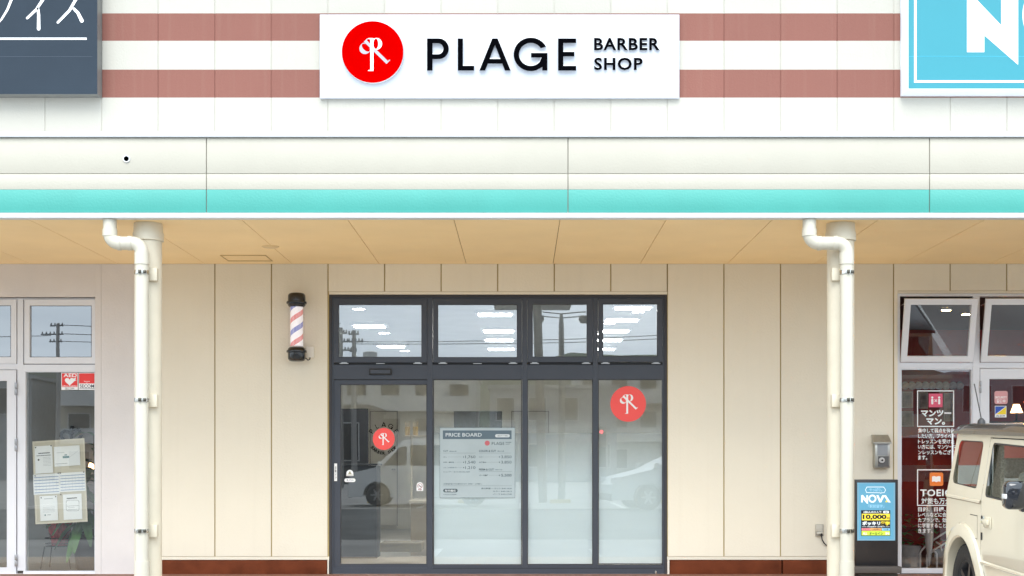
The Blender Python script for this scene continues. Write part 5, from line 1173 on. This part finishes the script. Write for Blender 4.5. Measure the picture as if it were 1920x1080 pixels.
# roof
rf = MB(); rows = []
stn = [(.06, 1.655), (.055, 1.70), (.10, 1.735), (.30, 1.748), (1.2, 1.752), (1.9, 1.742), (2.12, 1.715), (2.17, 1.66)]
for u, z in stn:
    hh = Wd/2-.055; k_ = (z-1.655)
    rows.append([(u, -hh-.012, 1.650), (u, -hh-.010, 1.655+k_*.25), (u, -hh+.035, 1.655+k_*.72), (u, -hh+.10, 1.655+k_*.93), (u, 0, z), (u, hh-.10, 1.655+k_*.93), (u, hh-.035, 1.655+k_*.72), (u, hh+.010, 1.655+k_*.25), (u, hh+.012, 1.650)])
for a, b in zip(rows, rows[1:]):
    for j in range(8): rf.add([a[j], a[j+1], b[j+1], b[j]], [(0, 1, 2, 3)], 0, True)
rf.add(rows[0], [tuple(range(9))]); rf.add([(r[0][0], r[0][1], 1.650) for r in rows]+[(r[8][0], r[8][1], 1.650) for r in rows][::-1], [tuple(range(16))])
ro = rf.build('roof', M_roofk, CAR)
for s in (-1, 1):
    MB().tube([(.10, s*(Wd/2-.10), 1.712), (.4, s*(Wd/2-.105), 1.728), (1.9, s*(Wd/2-.105), 1.722)], .010, 8).build('gutter', M_bp, ro)
an = MB(); an.lathe([(.035, 1.735), (.030, 1.765), (.012, 1.785), (.001, 1.787)], (.42, -Wd/2+.18, 0), n=16); an.tube([(.42, -Wd/2+.18, 1.775), (.16, -Wd/2+.20, 2.08)], .005, 8); an.build('antenna', M_bp, CAR)
# windshield, rear glass, hood details, front
g_ = MB().quad((2.53, -.66, BL+.02), (2.53, .66, BL+.02), (2.17, .62, 1.64), (2.17, -.62, 1.64)); g_.build('windshield', M_cg, CAR, recalc=False)
MB().quad((ru(1.19)+.01, -.65, 1.19), (ru(1.19)+.01, .65, 1.19), (ru(1.59)+.01, .65, 1.59), (ru(1.59)+.01, -.65, 1.59)).build('rear_window', M_cg, CAR, recalc=False)
w_ = MB(); w_.lathe([(.34, -.0), (.35, -.06), (.34, -.17), (.2, -.19), (.001, -.19)], (.045, 0, .88), 'x', 36); w_.build('spare_wheel', M_tyre, CAR)
MB().box(3.325, 3.35, -.62, .62, .68, .93, bev=.01).build('grille', M_bp, CAR)
for s in (-1, 1):
    MB().lathe([(.10, 3.34), (.10, 3.365), (.08, 3.385), (.001, 3.39)], (0, s*.50, .81), 'x', 28).build('headlight', mat('headlamp', (.5, .52, .55), .1), CAR)
    MB().box(.0, .06, s*.65, s*.72, .52, .62, bev=.01).build('tail_light', mat('tail_red', (.45, .01, .01), .2), CAR)
    MB().box(.86, 2.40, s*(Wd/2-.10), s*(Wd/2-.0), .33, .405, bev=.01).build('sill', M_bp, CAR)
MB().box(3.28, 3.44, -.74, .74, .36, .60, bev=.03).build('front_bumper', M_bp, CAR)
MB().box(-.04, .10, -.74, .74, .42, .60, bev=.03).build('rear_bumper', M_bp, CAR)
for s in (-1, 1):
    for u in (.53, 2.82): wheel(CAR, u, s*(Wd/2-.03), (.36), .19, -1 if s < 0 else 1, M_rimd, 5)
# seats and dark cabin
M_seat = mat('seat_grey', (.42, .41, .36), .8, var=.3, vs=60); cb = MB()
cb.box(.12, 2.6, -.60, .60, .42, .55); cb.box(2.25, 2.5, -.62, .62, .8, 1.08, bev=.03); cb.build('cabin_floor', M_bp, CAR)
for (u, s, h) in ((1.35, -.32, 1.36), (1.35, .32, 1.36), (.62, -.30, 1.25), (.62, .30, 1.25)):
    m_ = MB(); m_.box(u, u+.5, s-.23, s+.23, .62, .76, bev=.04); m_.box(u-.12, u+.02, s-.22, s+.22, .70, h, bev=.04); m_.box(u-.10, u-.01, s-.12, s+.12, h+.03, h+.2, bev=.03); m_.build('seat', M_seat, CAR)
pil = MB()
for s in (-1, 1): pil.box(.86, 1.03, s*(Wd/2-.17), s*(Wd/2-.14), .6, 1.62)
pil.build('pillar_trim', mat('pillar_beige', (.45, .42, .33), .8, var=.5, vs=90), CAR)
# two low banners standing between the car and the red shop, seen through the car's windows
for bi, (x0b, lb) in enumerate(((1786, 'red banner flag seen through the rear quarter window of the ivory car'), (1862, 'red banner flag seen through the driver side window of the ivory car'))):
    Yf = -1.0; xa = pw(x0b, Yf); n = 16
    FG = empty('banner_flag', (xa, Yf, FL), lb, 'banner', 'red banner flags behind the ivory car')
    fm = MB()
    gx = lambda i, j: (xa+.025+.30*j/5+.012*math.sin(i*.9+j), Yf+.03*math.sin(i*.7+j*1.3+bi), .75+1.0*i/n)
    for i in range(n):
        for j in range(5): fm.add([gx(i, j), gx(i, j+1), gx(i+1, j+1), gx(i+1, j)], [(0, 1, 2, 3)], 1 if i in (8, 9, 10) else 0, True)
    fm.build('cloth', [mat('banner_red', (.55, .045, .03), .7, var=.2), mat('banner_white', (.65, .66, .68), .7)], FG)
    MB().tube([(xa, Yf, FL), (xa, Yf, 1.78)], .009, 8).build('pole', M_white, FG)
    MB().lathe([(.16, FL), (.16, FL+.04), (.02, FL+.06)], (xa, Yf, 0), n=20).build('base', M_bp, FG)

# ------------------------------------------------------------------ the world behind the camera, mirrored in the glass
def mir(x, D): return (x-CX)*D/F, -(D-15)            # what the panes show at photo x, optical distance D
def mz(y, D): return EYE+(CY-y)*D/F
M_pole = mat('pole_concrete', (.26, .25, .24), .8); M_wire = mat('wire_black', (.02, .02, .022), .6)
def upole(x, ytop, D, lab, arms, trafo=False):
    X, Y = mir(x, D); zt_ = mz(ytop, D)
    e = empty('utility_pole', (X, Y, .33), lab, 'utility pole', 'concrete utility poles across the street')
    MB().tube([(X, Y, .33), (X, Y, zt_)], .12, 14, rs=[.15, .09]).build('pole', M_pole, e)
    for (y, x0, x1) in arms:
        z = mz(y, D); m_ = MB().box(mir(x0, D)[0], mir(x1, D)[0], Y-.05, Y+.05, z-.035, z+.035)
        k_ = int(abs(x1-x0)//9)+1
        for i in range(k_+1): X_ = mir(x0, D)[0]+(mir(x1, D)[0]-mir(x0, D)[0])*(i+.3)/(k_+.6); m_.lathe([(.03, z+.035), (.05, z+.07), (.03, z+.10), (.045, z+.14), (.001, z+.16)], (X_, Y, 0), n=10)
        m_.build('crossarm', mat('arm_steel', (.16, .17, .18), .5), e)
    if trafo:
        MB().lathe([(.001, mz(676, D)), (.34, mz(676, D)), (.34, mz(660, D)), (.2, mz(658, D)), (.001, mz(658, D))], (X+.75, Y-.1, 0), n=24).build('transformer', mat('trafo_grey', (.45, .45, .44), .5), e)
    return e
upole(638, 614, 66, 'leftmost utility pole mirrored in the transom above the door', [(624, 632, 650), (640, 632, 652), (656, 632, 660)])
upole(663, 619, 66, 'utility pole with a grey transformer mirrored above the door', [(626, 652, 672), (640, 652, 680), (658, 655, 668)], True)
upole(108, 606, 78, 'utility pole with three crossarms mirrored in the left shop transom', [(610, 93, 118), (626, 76, 118), (640, 92, 116)])
def wires(pts, r=.018, n=1, lab=''):
    m_ = MB()
    for (x0, y0, x1, y1, D) in pts:
        a = Vector((*mir(x0, D), mz(y0, D))); b = Vector((*mir(x1, D), mz(y1, D))); pp = []
        for i in range(13): t = i/12; p = a.lerp(b, t); p.z -= 4*t*(1-t)*.012*(b-a).length; pp.append(p)
        m_.tube(pp, r, 6, cap=False)
    tag(m_.build('overhead_cable', M_wire), lab, 'cable')
wires([(663, 640, 1500, 610, 66)], lab='upper overhead cable mirrored across the shop transoms')
wires([(663, 644, 1500, 618, 66)], lab='lower overhead cable mirrored across the shop transoms')
wires([(108, 609, 638, 606, 72), ], lab='top overhead cable running right from the left pole')
wires([(108, 625, 638, 623, 72), ], lab='middle overhead cable running right from the left pole')
wires([(108, 639, 638, 637, 72), ], lab='lowest overhead cable running right from the left pole')
wires([(-200, 628, 95, 628, 72)], lab='overhead cable ending at the left pole crossarm')
# double arm lot lamp and sign pylon
X, Y = mir(1053, 45); zt_ = mz(588, 45)
e = empty('lot_lamp', (X, Y, .33), 'grey double armed parking lot lamp mirrored in the third transom', 'street lamp')
MB().tube([(X, Y, .33), (X, Y, mz(612, 45)), (X, Y, zt_)], .1, 16, rs=[.12, .085, .05]).build('pole', mat('lamp_pole', (.12, .12, .115), .5), e)
for s in (-1, 1):
    x1 = mir(1053+s*46, 45)[0]
    MB().tube([(X, Y, zt_), (x1, Y, zt_+.07)], .02, 8).tube([(X, Y, zt_-.14), (x1-.15*s, Y, zt_-.08)], .018, 8).build('arm', mat('lamp_pole', (.12, .12, .115), .5), e)
    MB().lathe([(.001, 0), (.13, -.02), (.15, -.16), (.09, -.26), (.001, -.27)], (x1-.08*s, Y, zt_-.04), n=18).build('lamp_head', mat('lamp_head_dark', (.05, .05, .05), .4), e)
X, Y = mir(1010, 41)
e = empty('sign_pylon', (X, Y, .33), 'tall brown steel pylon carrying a flat roof board mirrored beside the lot lamp', 'pylon')
MB().tube([(X+.12, Y, .33), (X-.05, Y, mz(555, 41))], .13, 14).build('pole', mat('pylon_brown', (.11, .095, .085), .5), e)
MB().box(mir(925, 41)[0], mir(1072, 41)[0], Y-1.2, Y+1.2, mz(573, 41), mz(560, 41), bev=.03).build('board', mat('board_dark', (.16, .15, .15), .6), e)
# buildings across the street
def building(lab, x0, x1, y, z1, dep, wallm, nfl, nw, roof=None, balc=False):
    e = empty('street_building', ((x0+x1)/2, y, .33), lab, 'building', 'buildings across the street')
    MB().box(x0, x1, y-dep, y, .2, z1).box(x0-.15, x1+.15, y-dep-.15, y+.15, z1+.002, z1+.25).build('wall', wallm, e)
    fh = (z1-.33)/nfl; ww = (x1-x0)/nw
    proto = None
    for f_ in range(nfl):
        for i in range(nw):
            if (i*7+f_*3) % 5 == 4: continue
            xa = x0+ww*(i+.2); xb = x0+ww*(i+.8); za = .33+fh*(f_+.3); zb_ = .33+fh*(f_+.82)
            if proto is None:
                proto = MB().box(xa, xb, y+.0, y+.06, za, zb_).build('window', mat('far_frame', (.5, .5, .5), .5), e); pn = MB().box(xa+.06, xb-.06, y+.061, y+.07, za+.06, zb_-.06).build('pane', M_cgd, proto); o0 = (xa, za)
            else:
                c = proto.copy(); COL.objects.link(c); c.parent = e; c.location = (xa-o0[0], 0, za-o0[1]); d = pn.copy(); COL.objects.link(d); d.parent = c
        if balc and f_:
            MB().box(x0+.3, x1-.3, y+.02, y+1.1, .33+fh*f_, .33+fh*f_+.12).box(x0+.3, x1-.3, y+1.04, y+1.1, .33+fh*f_+.121, .33+fh*f_+1.0).build('balcony', mat('balcony_pale', (.5, .5, .49), .6), e)
    return e
M_b1 = mat('far_wall_pale', (.48, .48, .46), .8, var=.15); M_b2 = mat('far_wall_grey', (.26, .27, .28), .8, var=.15); M_b3 = mat('far_wall_dark', (.05, .05, .055), .7); M_b4 = mat('far_wall_cream', (.42, .38, .30), .8)
building('dark low shop building behind the minivan', -19, -8.8, -66, 4.6, 9, M_b3, 1, 4)
building('pale apartment block with balconies mirrored above the door sticker', -12, -3, -78, 7.2, 9, M_b1, 3, 4, balc=True)
building('grey two storey block in the middle across the street', -2, 6, -74, 6.2, 9, M_b2, 2, 4)
building('pale apartment block with balconies mirrored in the right panes', 3.8, 16, -84, 8.3, 10, M_b1, 3, 6, balc=True)
building('cream house at the right across the street', 18, 27, -74, 6.8, 8, M_b4, 2, 3)
building('grey warehouse far right across the street', 29, 52, -80, 7.4, 12, M_b2, 2, 7)
building('cream apartment block at the left across the street', -31, -16, -80, 7.8, 10, M_b4, 3, 6, balc=True)
building('grey block far left across the street', -56, -33, -80, 7.2, 12, M_b2, 2, 8)
ks = None
for i in range(7):
    x = -9.3+2.6*i
    if ks is None: ks = MB().box(-.3, .3, -.07, .07, 0, .11, bev=.015).build('wheel_stop', mat('kerb_yellow', (.5, .38, .10), .7)); o = ks
    else: o = ks.copy(); COL.objects.link(o)
    o.location = (x, -25.2, .331); tag(o, 'short yellow concrete wheel stop at the far edge of the parking lot', 'wheel stop', 'yellow wheel stops across the lot')

hm = MB(); n = 90; rows = []  # added ridge that blocks bright sky gaps between the mirrored buildings
for j in range(3):
    row = []
    for i in range(n+1):
        x = -260+520*i/n; h = 10.8+2.6*math.sin(x*.021+1)+1.5*math.sin(x*.083)+.7*math.sin(x*.31)
        row.append((x, (-128, -150, -190)[j], (.2, h, .2)[j]))
    rows.append(row)
for a, b in zip(rows, rows[1:]):
    for i in range(n): hm.quad(a[i], a[i+1], b[i+1], b[i])
ho = hm.build('sky_blocker_ridge', mat('ridge_green', (.07, .09, .06), .9, var=.5, vs=.3)); ho['kind'] = 'structure'

X, Y = mir(1128, 62)
e = empty('traffic_light', (X, Y, .33), 'small traffic light glowing red across the street, mirrored in the right pane', 'traffic light')
MB().tube([(X+.25, Y, .33), (X+.25, Y, mz(800, 62))], .06, 10).build('pole', M_pole, e)
MB().box(X-.2, X+.2, Y-.1, Y+.1, mz(838, 62), mz(800, 62), bev=.03).build('housing', M_bp, e)
MB().lathe([(.085, 0), (.07, .03), (.001, .045)], (X, Y+.1, mz(810, 62)), 'y', 18).build('red_lens', mat('signal_red', (.8, .05, .05), .4, emit=(1, .06, .08), es=4), e)
